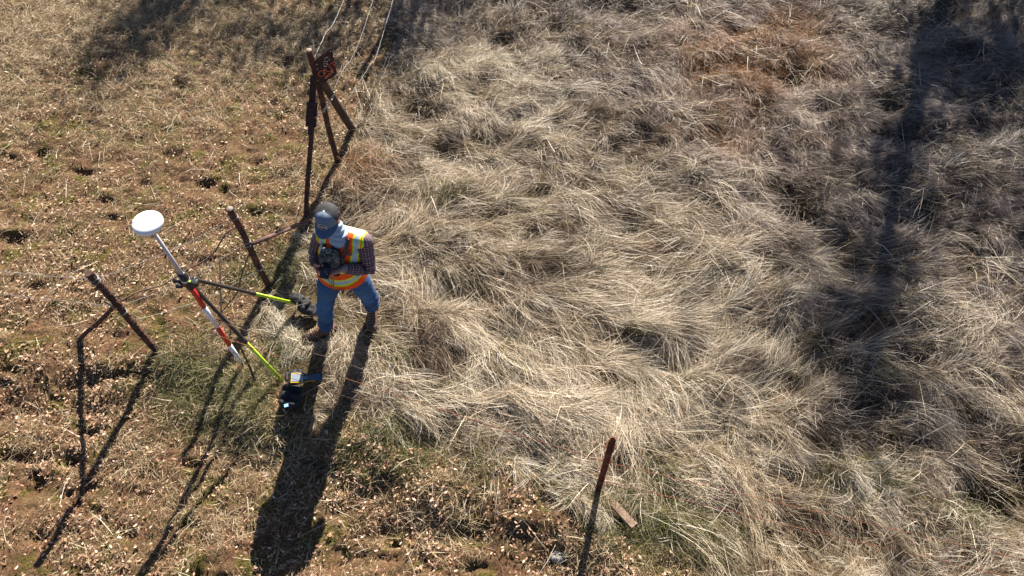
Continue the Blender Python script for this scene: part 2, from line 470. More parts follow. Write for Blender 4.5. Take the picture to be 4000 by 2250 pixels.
# ------------------------------------------------------------------ blades of grass
class Blades:
    """collects ribbon blades, builds one mesh"""
    def __init__(s, seg): s.seg = seg; s.P = []; s.C = []
    def add(s, x, y, az, L, e0, e1, wd, c0, c1, curl=None, zoff=0.0, roll=None, nat=True):
        k = len(x); S = s.seg
        t = np.linspace(0, 1, S + 1)
        el = e0[:, None] + (e1 - e0)[:, None] * t[None] ** .8
        a = az[:, None] + (curl if curl is not None else np.zeros(k))[:, None] * t[None]
        st = (L / S)[:, None]
        dx = np.cos(el) * np.cos(a) * st; dy = np.cos(el) * np.sin(a) * st; dz = np.sin(el) * st
        px = x[:, None] + np.concatenate([np.zeros((k, 1)), np.cumsum(dx[:, :-1], 1)], 1)
        py = y[:, None] + np.concatenate([np.zeros((k, 1)), np.cumsum(dy[:, :-1], 1)], 1)
        z0 = terr(x, y) + zoff
        pz = z0[:, None] + np.concatenate([np.zeros((k, 1)), np.cumsum(dz[:, :-1], 1)], 1)
        if nat:   # do not dive under the ground
            gz = terr(px[:, -1], py[:, -1])
            low = np.minimum(0, pz[:, -1] - gz - .012)
            pz = pz - low[:, None] * (t[None] ** 1.3)
        # ribbon side vector: horizontal across the blade, rolled
        r_ = RNG.uniform(-1.0, 1.0, k) if roll is None else roll
        sx = -np.sin(a) * np.cos(r_)[:, None]; sy = np.cos(a) * np.cos(r_)[:, None]; sz = np.sin(r_)[:, None] * np.ones_like(a)
        wv = (wd[:, None] * (1 - .85 * t[None] ** 2)) * .5
        A = np.stack([px - sx * wv, py - sy * wv, pz - sz * wv], -1)
        B = np.stack([px + sx * wv, py + sy * wv, pz + sz * wv], -1)
        s.P.append(np.stack([A, B], 2).reshape(k, -1, 3).astype(np.float32))
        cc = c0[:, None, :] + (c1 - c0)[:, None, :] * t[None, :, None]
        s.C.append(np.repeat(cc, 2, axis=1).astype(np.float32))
    def build(s, name, mat, **kw):
        P = np.concatenate(s.P); C = np.concatenate(s.C)
        k, m_, _ = P.shape; S = s.seg
        me = bpy.data.meshes.new(name)
        me.vertices.add(k * m_); me.vertices.foreach_set('co', P.ravel())
        base = (np.arange(k) * m_)[:, None, None]
        i = np.arange(S)[None, :, None] * 2
        qd = (base + i + np.array([0, 1, 3, 2])[None, None]).reshape(-1, 4).astype(np.int32)
        me.loops.add(qd.size); me.loops.foreach_set('vertex_index', qd.ravel())
        me.polygons.add(len(qd)); me.polygons.foreach_set('loop_start', np.arange(0, qd.size, 4, dtype=np.int32))
        me.update(calc_edges=False)
        at = me.color_attributes.new('col', 'FLOAT_COLOR', 'POINT')
        d = np.ones((k * m_, 4), np.float32); d[:, :3] = C.reshape(-1, 3)
        at.data.foreach_set('color', d.ravel())
        o = link(name, me, mat, smooth_=False)
        return tag(o, kind='stuff', **kw)
def pal(cols, n_, idx=None):
    cols = np.array(cols)
    if idx is None: idx = RNG.random(n_) * (len(cols) - 1)
    i = np.clip(np.floor(idx).astype(int), 0, len(cols) - 2); f = (idx - i)[:, None]
    return cols[i] * (1 - f) + cols[i + 1] * f

KEEP = []      # (x, y, r): where things lie and blades must stay short
for u, v, r in [(770, 770, .20), (735, 1000, .20), (760, 950, .22), (800, 840, .10), (925, 815, .10), (612, 918, .07),
                (840, 800, .09), (1545, 1278, .07), (1570, 1302, .08), (1592, 1326, .08), (790, 955, .14)]:
    x, y, _ = G(u, v); KEEP.append((x, y, r))
KEEP.append((G(790, 835)[0], G(790, 835)[1], .12))
def keepmask(x, y):
    k = np.ones(x.shape)
    for a, b, r in KEEP: k = np.minimum(k, smooth(r * .8, r * 1.3, np.hypot(x - a, y - b)))
    return k
def flow(x, y):
    """direction in which the dead grass has been laid"""
    a = -25 + 150 * (fbm(x * .42, y * .6, 91, 3) - .5) * 2
    # lower right: combed down and to the right; middle: across
    w_ = smooth(4.2, 2.2, y)
    a = a * (1 - .55 * w_) + (-52) * .55 * w_
    mx, my, _ = G(1500, 720)
    wm = np.exp(-(((x - mx) / 2.2) ** 2 + ((y - my) / 1.0) ** 2))
    a = a * (1 - .8 * wm) + (-12 + 30 * np.sin(x * 2.2 + y * 1.3)) * .8 * wm
    a = a + (75 - 35 * wm) * (fbm(x * 2.1, y * 2.8, 95, 3) - .5) * 2 * 1.5
    return np.radians(a)
RUSTY = [(1850, 150, .9), (1960, 90, .6), (1750, 190, .5), (1790, 330, .5), (2000, 170, .5), (1900, 250, .4), (1640, 620, .15),
         (2180, 800, .25), (900, 420, .35), (860, 470, .2)]
RUSTW = [(G(u, v)[0], G(u, v)[1], r) for u, v, r in RUSTY]
def rustw(x, y):
    q = np.zeros(x.shape)
    for a, b, r in RUSTW: q = np.maximum(q, np.exp(-((x - a) ** 2 + (y - b) ** 2) / (r * r)))
    return q * smooth(.2, .5, fbm(x * 2.5, y * 2.5, 43, 3))

STRAW = [(.13, .078, .042), (.30, .205, .12), (.53, .405, .265), (.75, .635, .47), (.88, .80, .68)]
GREY = [(.11, .075, .060), (.25, .185, .150), (.46, .375, .32), (.70, .61, .54)]
RUSTC = np.array((.34, .155, .055))
def tall_grass():
    B = Blades(5)
    # wisps: bundles of blades laid the same way
    n_ = 90000
    tx = RNG.uniform(-6.5, 8.9, n_); ty = RNG.uniform(.7, 10.9, n_)
    M_ = tallmask(tx, ty)
    hol = np.zeros(n_)
    for a, b, r, d in HOLLW: hol = np.maximum(hol, np.exp(-((tx - a) ** 2 + ((ty - b) * 1.5) ** 2) / (r * r)))
    thin = smooth(.66, .80, fbm(tx * 1.6, ty * 2.0, 59, 3))
    ok = (RNG.random(n_) < M_ * (1 - .8 * hol) * (1 - .65 * thin)) & (np.abs(tx) < 1.2 + .78 * np.hypot(ty, 6))
    tx, ty = tx[ok], ty[ok]; nT = len(tx)
    per = RNG.integers(6, 18, nT)
    taz = flow(tx, ty) + RNG.normal(0, .22, nT)
    cross = RNG.random(nT) < .22
    taz = np.where(cross, taz + RNG.normal(0, 1.3, nT), taz)
    mid = np.exp(-(((tx - G(1500, 720)[0]) / 2.6) ** 2 + ((ty - G(1500, 720)[1]) / 1.5) ** 2))
    tl = (.09 + .22 * fbm(tx * 1.1, ty * 1.1, 53, 3) + .20 * mid) * RNG.uniform(.55, 1.45, nT)
    tl *= .55 + .45 * keepmask(tx, ty)
    up = fbm(tx * 1.4, ty * 1.4, 67, 3)
    te = .15 + 1.0 * smooth(.42, .78, up) + RNG.normal(0, .22, nT) - .25 * mid
    tcurl = RNG.normal(0, .55, nT)
    tb = RNG.normal(0, 1, nT)
    i = np.repeat(np.arange(nT), per); k = len(i)
    # blades of a wisp start side by side
    x = tx[i] + RNG.normal(0, .022, k); y = ty[i] + RNG.normal(0, .022, k)
    L = tl[i] * RNG.uniform(.45, 1.15, k)
    az = taz[i] + RNG.normal(0, .13, k)
    wild = RNG.random(k) < .07
    az = np.where(wild, RNG.uniform(0, 6.283, k), az)
    e0 = te[i] + RNG.normal(0, .13, k); e1 = RNG.uniform(-.75, .0, k) + .5 * (te[i] > 1.1)
    wd = RNG.uniform(.0020, .0046, k)
    g = np.clip(smooth(.3, .7, fbm(x * .8, y * .8, 57, 3)) * .45 + smooth(0, 6, x - .6 * (8 - y)) * .35, 0, 1)
    tone = fbm(tx * 2.6, ty * 2.6, 63, 3)
    idx = np.clip(((tone - .5) * 8 + tb * .75 + 2.15)[i] + RNG.normal(0, .45, k), 0, 3.99)
    cs = pal(STRAW, k, idx); cg = pal(GREY, k, idx * .74)
    c1 = cs * (1 - .8 * g[:, None]) + cg * .8 * g[:, None]
    sc = np.clip(smooth(-.5, 4.0, x - .55 * (6.2 - y)) * (.45 + .9 * fbm(x * .9, y * .9, 73, 3)) + .8 * smooth(6.0, 8.2, y) * smooth(.4, .6, fbm(x * 1.1, y * 1.1, 79, 3)), 0, .85)[:, None]
    scr = pal([(.085, .055, .050), (.18, .125, .115), (.32, .24, .22), (.52, .43, .41)], k, np.clip(idx * .7, 0, 2.99))
    c1 = c1 * (1 - sc) + scr * sc
    rw = np.clip(rustw(x, y) * 1.0, 0, 1)[:, None] * (RNG.random(k) < .8)[:, None]
    c1 = c1 * (1 - rw) + RUSTC * RNG.uniform(.6, 1.3, k)[:, None] * rw
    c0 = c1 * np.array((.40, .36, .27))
    kp = keepmask(x + .5 * L * np.cos(az), y + .5 * L * np.sin(az)) * keepmask(x, y)
    ok = RNG.random(k) < .08 + .92 * kp
    s_ = lambda a: a[ok]
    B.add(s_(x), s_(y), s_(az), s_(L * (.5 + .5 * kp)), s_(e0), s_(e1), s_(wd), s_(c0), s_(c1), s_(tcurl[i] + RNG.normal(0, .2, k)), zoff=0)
    # long pale streaks combed over the mat
    ns = 520
    u = np.where(RNG.random(ns) < .6, RNG.normal(1500, 330, ns), RNG.uniform(960, 2560, ns)); v = np.where(RNG.random(ns) < .65, RNG.normal(760, 190, ns), RNG.uniform(0, 1449, ns))
    gx_ = np.array([G(a, b)[:2] for a, b in zip(u, np.clip(v, -60, 1500))]); sx_, sy_ = gx_[:, 0], gx_[:, 1]
    ok = (tallmask(sx_ - .2, sy_) > .6) & (tallmask(sx_ + .4, sy_ - .3) > .6); sx_, sy_ = sx_[ok], sy_[ok]; ns = len(sx_)
    pn = RNG.integers(12, 60, ns); i = np.repeat(np.arange(ns), pn); k = len(i)
    fa = flow(sx_, sy_)[i]; along = RNG.uniform(-.30, .30, k); acr = RNG.normal(0, .045, k)
    x = sx_[i] + along * np.cos(fa) - acr * np.sin(fa); y = sy_[i] + along * np.sin(fa) + acr * np.cos(fa)
    cv = RNG.normal(0, .5, ns)[i]
    Ls = RNG.uniform(.20, .52, ns)[i] * RNG.uniform(.45, 1.15, k)
    cs = pal(STRAW, k, np.clip(2.5 + RNG.normal(0, .6, ns)[i] + RNG.normal(0, .75, k), 0, 3.99))
    kp = keepmask(x, y) * keepmask(x + .5 * Ls * np.cos(fa), y + .5 * Ls * np.sin(fa)); q = kp > .5
    B.add(x[q], y[q], (fa + cv * along * 2 + RNG.normal(0, .24, k))[q], Ls[q], RNG.uniform(.2, .55, k)[q], RNG.uniform(-.5, -.1, k)[q], RNG.uniform(.0022, .0045, k)[q],
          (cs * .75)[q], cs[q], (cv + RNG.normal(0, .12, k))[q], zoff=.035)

    return B.build("meadow_grass", M_STRAW, label="long dead straw coloured grass laid over in swirling tussocks across the meadow", cat="grass")
tall_grass()

def seed_heads():
    """fine pale wispy tops above the laid grass and loose single stalks"""
    B = Blades(3)
    n_ = 130000
    x = RNG.uniform(-4, 8.6, n_); y = RNG.uniform(.9, 10.6, n_)
    ok = RNG.random(n_) < tallmask(x, y) * keepmask(x, y) * (.3 + .7 * smooth(.35, .7, fbm(x * 1.3, y * 1.3, 71, 3)))
    x, y = x[ok], y[ok]; k = len(x)
    L = RNG.uniform(.05, .16, k)
    cg = pal(GREY, k) * .5 + pal(STRAW, k) * .5
    rw = np.clip(rustw(x, y) * 1.3, 0, 1)[:, None]
    cg = cg * (1 - rw) + RUSTC * RNG.uniform(.7, 1.4, k)[:, None] * rw
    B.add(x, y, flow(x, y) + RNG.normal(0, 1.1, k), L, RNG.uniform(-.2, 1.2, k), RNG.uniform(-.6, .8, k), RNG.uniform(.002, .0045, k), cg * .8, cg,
          RNG.normal(0, .6, k), zoff=RNG.uniform(.02, .13, k), nat=False)
    m_ = 4200
    x = RNG.uniform(-4, 8.6, m_); y = RNG.uniform(.9, 10.6, m_)
    ok = RNG.random(m_) < tallmask(x, y) * keepmask(x, y)
    x, y = x[ok], y[ok]; k = len(x)
    c = pal(STRAW[2:], k)
    B.add(x, y, RNG.uniform(0, 6.28, k), RNG.uniform(.15, .50, k), RNG.uniform(-.1, .8, k), RNG.uniform(-.4, .4, k), RNG.uniform(.003, .0055, k), c, c,
          RNG.normal(0, .15, k), zoff=.04, nat=False)
    B.build("grass_stalks", M_STRAW, label="single pale stalks and fine tops standing out of the laid grass", cat="grass")
seed_heads()

GREENB = [(480, 930, .55, 1.0), (560, 990, .5, .9), (640, 1010, .5, 1.0), (690, 900, .3, .6), (620, 690, .35, .9), (700, 660, .4, .9),
          (1000, 900, .25, .5), (1110, 980, .2, .6), (1150, 730, .25, .8), (1140, 500, .3, .8), (1400, 690, .25, .5), (1320, 500, .2, .8), (1500, 590, .25, .5),
          (1530, 1290, .35, .5), (1600, 1340, .3, .5), (1350, 1160, .3, .8), (1060, 1130, .35, .8), (1000, 1090, .3, .7), (2200, 1240, .45, .9),
          (1640, 1170, .3, .6), (2450, 1290, .35, .8), (2160, 600, .2, .5), (2060, 1150, .3, .6), (1300, 900, .25, .4), (1620, 830, .2, .5),
          (2240, 950, .25, .7), (1780, 720, .2, .5), (700, 540, .25, .5), (760, 60, .3, .5), (1700, 430, .2, .4), (2010, 900, .3, .5),
          (730, 430, .2, .5), (650, 360, .2, .3), (1690, 1330, .4, .8), (1810, 1370, .4, .8), (880, 1120, .3, .6), (720, 700, .3, .8), (1200, 1180, .3, .6), (2330, 800, .3, .4)]
def green_grass():
    B = Blades(3)
    xs, ys = [], []
    for u, v, r, d in GREENB:
        a, b, _ = G(u, v); n_ = int(2100 * d * r * r * 6)
        xs.append(a + RNG.normal(0, r * .55, n_)); ys.append(b + RNG.normal(0, r * .45, n_))
    n_ = 70000
    ax = RNG.uniform(-6, 8.6, n_); ay = RNG.uniform(.8, 10.5, n_)
    ok = RNG.random(n_) < smooth(.42, .66, fbm(ax * 1.8, ay * 1.8, 83, 4)) * .8 + .05
    xs.append(ax[ok]); ys.append(ay[ok])
    x = np.concatenate(xs); y = np.concatenate(ys); k = len(x)
    ok = keepmask(x, y) > RNG.random(k); x, y = x[ok], y[ok]; k = len(x)
    m_ = tallmask(x, y)
    fr = np.zeros(k)
    for u, v, r in ((500, 950, .6), (620, 1000, .5), (700, 1000, .4), (820, 1060, .3), (1560, 1310, .4), (1000, 1120, .3)):
        a, b, _ = G(u, v); fr = np.maximum(fr, np.exp(-((x - a) ** 2 + (y - b) ** 2) / r ** 2))
    L = RNG.uniform(.03, .08, k) * (1 + 1.2 * m_ + 1.3 * fr)
    c = pal([(.030, .038, .010), (.065, .080, .018), (.12, .14, .03), (.24, .24, .06), (.34, .27, .13)], k)
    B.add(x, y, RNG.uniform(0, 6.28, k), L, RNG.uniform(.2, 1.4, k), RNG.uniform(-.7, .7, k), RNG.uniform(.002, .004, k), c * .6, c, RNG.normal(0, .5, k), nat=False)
    B.build("green_grass", M_STRAW, label="short fresh green grass growing in patches over the bare soil", cat="grass")
green_grass()

# where the near-bare side still carries matted dry grass: u, v, radius m, strength
DRYB = [(100, 40, 1.1, 1.0), (330, 50, 1.0, .9), (60, 130, .8, .8), (560, 40, .9, .8), (700, 110, .7, .8), (420, 200, .6, .5), (800, 60, .5, .7), (600, 180, .6, .6),
        (330, 1130, .30, .8), (440, 1250, .18, .9), (540, 1320, .30, .8), (60, 1080, .35, .6), (900, 1250, .3, .3), (700, 1150, .3, .5), (480, 950, .5, .9), (560, 1000, .5, .9), (680, 1030, .4, 1.0),
        (560, 860, .3, .5), (620, 950, .3, .8), (1480, 1400, .4, .6), (1100, 1260, .5, .5), (640, 850, .3, .9), (350, 320, .6, .4), (520, 290, .5, .5), (850, 170, .4, .6),
        (910, 60, .5, .7), (20, 250, .5, .5), (600, 1080, .35, .8), (250, 250, .5, .4), (830, 330, .3, .5), (760, 420, .3, .4)]
BARE = [(60, 1240, .35), (30, 1400, .4), (300, 860, .25), (110, 830, .3), (560, 1400, .25), (330, 1360, .2), (620, 380, .35), (720, 350, .3), (480, 780, .2), (990, 1400, .2), (1220, 1420, .2), (430, 660, .2), (870, 560, .0)]
def bare(x, y):
    q = np.zeros(x.shape)
    for u, v, r in BARE:
        if r > 0:
            a, b, _ = G(u, v); q = np.maximum(q, np.exp(-((x - a) ** 2 + ((y - b) * 1.6) ** 2) / (r * r)))
    return q
def low_litter():
    B = Blades(2)
    xs, ys, hh = [], [], []
    for u, v, r, d in DRYB:
        a, b, _ = G(u, v); n_ = int(2300 * d * r * r * 3)
        xs.append(a + RNG.normal(0, r * .5, n_)); ys.append(b + RNG.normal(0, r * .45, n_)); hh.append(np.full(n_, 1.0))
    n_ = 170000
    ax = RNG.uniform(-6.5, 3, n_); ay = RNG.uniform(.8, 10.5, n_)
    ok = RNG.random(n_) < .22 + .85 * smooth(.42, .64, fbm(ax * 1.9, ay * 1.9, 101, 4))
    xs.append(ax[ok]); ys.append(ay[ok]); hh.append(np.full(ok.sum(), .0))
    x = np.concatenate(xs); y = np.concatenate(ys); h_ = np.concatenate(hh); k = len(x)
    ok = (tallmask(x, y) < .6) & (keepmask(x, y) > .4) & (RNG.random(k) > bare(x, y) * 1.1)
    x, y, h_ = x[ok], y[ok], h_[ok]; k = len(x)
    L = RNG.uniform(.025, .10, k) * (1 + 1.3 * h_ * RNG.random(k))
    c = pal([(.10, .055, .028), (.27, .175, .09), (.46, .335, .185), (.64, .50, .30), (.78, .66, .46)], k)
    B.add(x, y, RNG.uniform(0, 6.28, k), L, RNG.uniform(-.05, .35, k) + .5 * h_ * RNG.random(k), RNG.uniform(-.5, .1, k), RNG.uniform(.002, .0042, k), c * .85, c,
          RNG.normal(0, .5, k), zoff=RNG.uniform(.002, .020, k), nat=True)
    m_ = 1100
    x = RNG.uniform(-6, 2.5, m_); y = RNG.uniform(.9, 10.4, m_)
    ok = (tallmask(x, y) < .5) & (keepmask(x, y) > .4); x, y = x[ok], y[ok]; k = len(x)
    c = pal(STRAW[2:], k)
    B.add(x, y, RNG.uniform(0, 6.28, k), RNG.uniform(.12, .34, k), RNG.uniform(.0, .5, k), RNG.uniform(-.3, .2, k), RNG.uniform(.003, .0055, k), c, c, RNG.normal(0, .4, k), zoff=.006)
    B.build("straw_litter", M_STRAW, label="broken straw and sparse dry grass strewn over the red soil on the left", cat="straw")
low_litter()

def leaf_litter():
    n_ = 260000
    x = RNG.uniform(-6.5, 5.0, n_); y = RNG.uniform(.8, 10.4, n_)
    near = smooth(6.5, 2.2, y)
    ok = (RNG.random(n_) < (.26 + .50 * near) * (.35 + .9 * smooth(.35, .65, fbm(x * 1.5, y * 1.5, 111, 4)))) & (RNG.random(n_) > tallmask(x, y) * .985) & (RNG.random(n_) > bare(x, y) * .9)
    x, y = x[ok], y[ok]; k = len(x)
    out_ = np.array([(-1, 0), (-.55, .42), (-.2, .30), (.15, .48), (.5, .30), (1, 0), (.5, -.30), (.15, -.46), (-.2, -.28), (-.55, -.42)]) * .5
    sz = .011 + .031 * RNG.random(k) ** 1.8
    az = RNG.uniform(0, 6.283, k); tip = RNG.normal(0, .35, k); rol = RNG.normal(0, .35, k); cup = RNG.uniform(-.1, .5, k)
    u_ = out_[None, :, 0] * sz[:, None]; v_ = out_[None, :, 1] * sz[:, None] * RNG.uniform(.7, 1.15, k)[:, None]
    w_ = cup[:, None] * (v_ ** 2 + .5 * u_ ** 2) / (sz[:, None] * .5) * 2
    w_ = w_ + u_ * np.sin(tip)[:, None] + v_ * np.sin(rol)[:, None]
    px = x[:, None] + u_ * np.cos(az)[:, None] - v_ * np.sin(az)[:, None]
    py = y[:, None] + u_ * np.sin(az)[:, None] + v_ * np.cos(az)[:, None]
    z0 = terr(x, y) + RNG.uniform(.004, .034, k) + np.abs(np.sin(tip)) * sz * .4
    P = np.stack([px, py, z0[:, None] + w_], -1)
    me = bpy.data.meshes.new("leaf_litter")
    nv = 10
    me.vertices.add(k * nv); me.vertices.foreach_set('co', P.astype(np.float32).ravel())
    F = (np.arange(k) * nv)[:, None, None] + np.array([[0, 1, 9, 9], [1, 2, 8, 9], [2, 3, 7, 8], [3, 4, 6, 7], [4, 5, 6, 6]])[None]
    # four quads and two triangles written as quads/tris
    tri = np.concatenate([F[:, 0, [0, 1, 2]], F[:, 4, [0, 1, 2]]]); qd = F[:, 1:4].reshape(-1, 4)
    lo = np.concatenate([qd.ravel(), tri.ravel()]).astype(np.int32)
    me.loops.add(len(lo)); me.loops.foreach_set('vertex_index', lo)
    st = np.concatenate([np.arange(len(qd)) * 4, len(qd) * 4 + np.arange(len(tri)) * 3]).astype(np.int32)
    me.polygons.add(len(st)); me.polygons.foreach_set('loop_start', st)
    me.update(calc_edges=True)
    c = pal([(.06, .032, .016), (.17, .10, .052), (.35, .225, .13), (.56, .405, .27), (.74, .62, .48)], k, np.clip(RNG.normal(1.9, 1.05, k), 0, 3.99))
    pk = smooth(5.0, 2.4, y)[:, None]; c = c * (1 - pk) + c * np.array((1.06, .95, .99)) * pk
    setcol(me, np.repeat(c, nv, 0))
    tag(link("leaf_litter", me, M_LEAF, smooth_=False), "fallen tan and pinkish oak leaves scattered over the red soil", "leaves", kind='stuff')
leaf_litter()

exec_parts = True
# ------------------------------------------------------------------ fence posts
def P3(x, y, z=0.0): return Vector((x, y, z))
def H3(p): return Vector((p[0] * H, p[1] * H, p[2] * H))
def rough_tube(name, pts, r, mat, parent, knots=30, amp=.12, n_=14, ribs=0):
    """tube with an uneven, ribbed or scaly outline"""
    a, b = Vector(pts[0]), Vector(pts[-1]); bm = bmesh.new()
    L = (b - a).length; rs = []; d = (b - a)
    s, t = frame(d, Vector((0.3, -1, .1)))
    K = max(6, int(L / .012))
    for i in range(K + 1):
        f = i / K; c = a + d * f
        c = c + s * (.006 * math.sin(f * 7 + r * 90)) + t * (.005 * math.sin(f * 5 + 2))
        ring = []
        for k in range(n_):
            th = 2 * math.pi * k / n_
            rr = r * (1 + amp * (random.random() - .5) + (.10 * math.sin(f * L * ribs * 6.28 + th) if ribs else 0))
            ring.append(c + s * rr * math.cos(th) + t * rr * math.sin(th))
        rs.append(ring)
    rings(bm, rs)
    return bmobj(name, bm, mat, parent, smooth_=False)

def ringwire(bm, c, d, r, wr=.0025, turns=1):
    """wire wrapped round a post"""
    s, t = frame(Vector(d), Vector((0, 1, 0.1)))
    K = int(16 * turns); pts = [Vector(c) + s * r * math.cos(2 * math.pi * i / 16) + t * r * math.sin(2 * math.pi * i / 16) + Vector(d).normalized() * .012 * i / 16 for i in range(K + 1)]
    loft(bm, pts, [wr] * len(pts), n_=5, rnd=False)

P1 = Vector(G(395, 882)); P1T = Vector(GY(223, 686, P1.y))
P1.z = tz(P1.x, P1.y) - .05
J1 = Vector(GY(290, 765, P1.y))
B1 = Vector(G(194, 850)); B1.z = tz(B1.x, B1.y) - .04
t = thing("fence_post", "scaly dark rusty fence post with a short diagonal brace, farthest from the person", "fence post", P1, "rusty fence posts")
rough_tube("post", [P1, P1T], .030, M_RUST, t, amp=.3, ribs=26)
rough_tube("brace", [J1 + Vector((.015, 0, 0)), B1], .019, M_RUST, t, amp=.2, ribs=30)
for f in (.93, .90, .55):
    bm = bmesh.new(); ringwire(bm, P1.lerp(P1T, f), P1T - P1, .035, .003, 2.5); bmobj("wire_wrap", bm, M_WIRE, t)
bm = bmesh.new()
loft(bm, [J1 + Vector((-.05, -.03, .10)), J1 + Vector((-.02, -.05, .11)), J1 + Vector((0, -.05, .05)), J1 + Vector((.0, -.04, -.03))], [.007, .007, .007, .005], n_=7)
bmobj("bent_rod", bm, M_CUT, t)

P2 = Vector(G(676, 718)); P2T = Vector(GY(578, 525, P2.y)); P2.z = tz(P2.x, P2.y) - .05
J2 = Vector(GY(633, 614, P2.y)); S2 = Vector(GY(772, 557, G(772, 575)[1])); S2 = Vector(G(780, 553, .06))
t = thing("fence_post", "rusty pipe fence post with a long sloping pipe brace, between antenna and person", "fence post", P2, "rusty fence posts")
rough_tube("post", [P2, P2T], .031, M_RUST, t, amp=.10)
bm = bmesh.new(); tube(bm, P2T, P2T + (P2T - P2).normalized() * .004, .030, .028, 14); bmobj("cut_end", bm, M_CUT, t)
bm = bmesh.new(); loft(bm, [J2, J2.lerp(S2, .5), J2.lerp(S2, .78)], [.021, .021, .021], n_=14, rnd=False)
loft(bm, [J2.lerp(S2, .77), S2], [.017, .017], n_=14, rnd=False); bmobj("brace", bm, M_RUSTP, t)
for f in (.90, .62, .58, .28):
    bm = bmesh.new(); ringwire(bm, P2.lerp(P2T, f), P2T - P2, .0345, .003, 2.5); bmobj("wire_wrap", bm, M_WIRE, t)

# U-channel steel post low right
P3_ = Vector(G(1502, 1238)); P3T = Vector(GY(1541, 1103, P3_.y)); P3_.z = tz(P3_.x, P3_.y) - .05
t = thing("fence_post", "orange rusty studded steel post standing alone where the long grass meets the leaves", "fence post", P3_, "rusty fence posts")
bm = bmesh.new()
d = (P3T - P3_); s_, t_ = frame(d, Vector((0, -1, 0)))
prof = [(-.026, .012), (-.022, .016), (-.012, -.006), (.012, -.006), (.022, .016), (.026, .012), (.015, -.012), (-.015, -.012)]
rings(bm, [[P3_ + d * f + s_ * a * (1 + .04 * random.random()) + t_ * b for a, b in prof] for f in np.linspace(0, 1, 24)])
bmobj("post", bm, M_RUSTO, t, smooth_=False)
for f in np.linspace(.25, .97, 15):
    bm = bmesh.new(); box(bm, P3_ + d * float(f) + t_ * -.013, (.011, .012, .016), bev=.002); bmobj("stud", bm, M_RUSTO, t)
for f in (.88, .66, .5, .33):
    bm = bmesh.new(); ringwire(bm, P3_ + d * f, d, .032, .003, 1.5); bmobj("wire_clip", bm, M_WIREO, t)

# corner post with braces that carries the sign
S = Vector(G(849, 405)); SB = Vector((S.x, S.y, tz(S.x, S.y) - .05)); SBT = Vector(GY(777, 126, S.y))
t = thing("corner_post", "dark rusty corner post with slanting braces and log, carrying the OUT sign", "fence post", SB, "rusty fence posts")
rough_tube("post", [SB, SBT], .030, M_RUST, t, amp=.1)
bm = bmesh.new(); tube(bm, SBT, SBT + Vector((0, 0, .004)), .029, .027, 14); bmobj("cut_end", bm, M_CUT, t)
FB = Vector(G(768, 545)); FB.z = tz(FB.x, FB.y) - .04; FT = Vector(GY(790, 205, S.y - .05))
rough_tube("front_brace", [FT, FB], .026, M_RUST, t, amp=.06)
LB = Vector(G(886, 326, .03)); LT = Vector(GY(806, 196, S.y - .02))
rough_tube("log_brace", [LT, LB], .044, M_WOODD, t, amp=.08, ribs=1)
# flat plate clamped over the joint of post and brace
bm = bmesh.new()
pc = FT.lerp(FB, .18) + Vector((-.02, -.035, 0)); dd = (FB - FT).normalized(); ss, tt = frame(-dd, Vector((0, -1, 0)))
MM = Matrix((ss, dd, ss.cross(dd))).transposed()
box(bm, FT.lerp(FB, .10) + Vector((-.005, -.04, 0)), (.060, .46, .012), MM, .003)
box(bm, FT.lerp(FB, .20) + Vector((0, -.055, 0)), (.105, .25, .022), MM, .004)
box(bm, FT.lerp(FB, .24) + Vector((0, -.07, 0)), (.05, .28, .02), MM, .004)
bmobj("joint_plate", bm, M_SIGN, t, smooth_=False)

# the sign: bullet-holed rusty square
cA, cB, cC, cD = [Vector(GY(u, v, S.y - dy)) for u, v, dy in ((789, 151, .10), (833, 123, .03), (849, 183, .03), (803, 219, .10))]
t = thing("metal_sign", "dark metal sign full of bullet holes reading OUT in red, on the corner post", "sign", (cA + cB + cC + cD) / 4)
cen = (cA + cB + cC + cD) / 4
ex = ((cB - cA) + (cC - cD)).normalized(); ey = ((cA - cD) + (cB - cC)).normalized()
nz_ = ex.cross(ey).normalized(); 
if nz_.y > 0: nz_ = -nz_
W_ = ((cB - cA).length + (cC - cD).length) / 2; H_ = ((cA - cD).length + (cB - cC).length) / 2
def SP(a, b, o=0): return cen + ex * a * W_ / 2 + ey * b * H_ / 2 + nz_ * o
bm = bmesh.new()
K = 8
rs = []
top = [[bm.verts.new(SP(-1 + 2 * i / K, -1 + 2 * j / K, .004 + .004 * math.sin(i * 1.3 + j))) for i in range(K + 1)] for j in range(K + 1)]
bot = [[bm.verts.new(SP(-1 + 2 * i / K, -1 + 2 * j / K, .001 + .004 * math.sin(i * 1.3 + j))) for i in range(K + 1)] for j in range(K + 1)]
for G_, fl in ((top, 1), (bot, -1)):
    for j in range(K):
        for i in range(K): bm.faces.new([G_[j][i], G_[j][i + 1], G_[j + 1][i + 1], G_[j + 1][i]][::fl])
for i in range(K):
    bm.faces.new((top[0][i], bot[0][i], bot[0][i + 1], top[0][i + 1])); bm.faces.new((top[K][i], top[K][i + 1], bot[K][i + 1], bot[K][i]))
    bm.faces.new((top[i][0], top[i + 1][0], bot[i + 1][0], bot[i][0])); bm.faces.new((top[i][K], bot[i][K], bot[i + 1][K], top[i + 1][K]))
bmobj("sign_plate", bm, M_SIGN, t, smooth_=False)
MT = Matrix.Translation(SP(.15, -.20, .012)) @ Matrix((ex, nz_.cross(ex), nz_)).transposed().to_4x4()
me = text_mesh("OUT", .105, MT, .001)
o = link("lettering", me, M_REDP, t, False)
bm = bmesh.new()
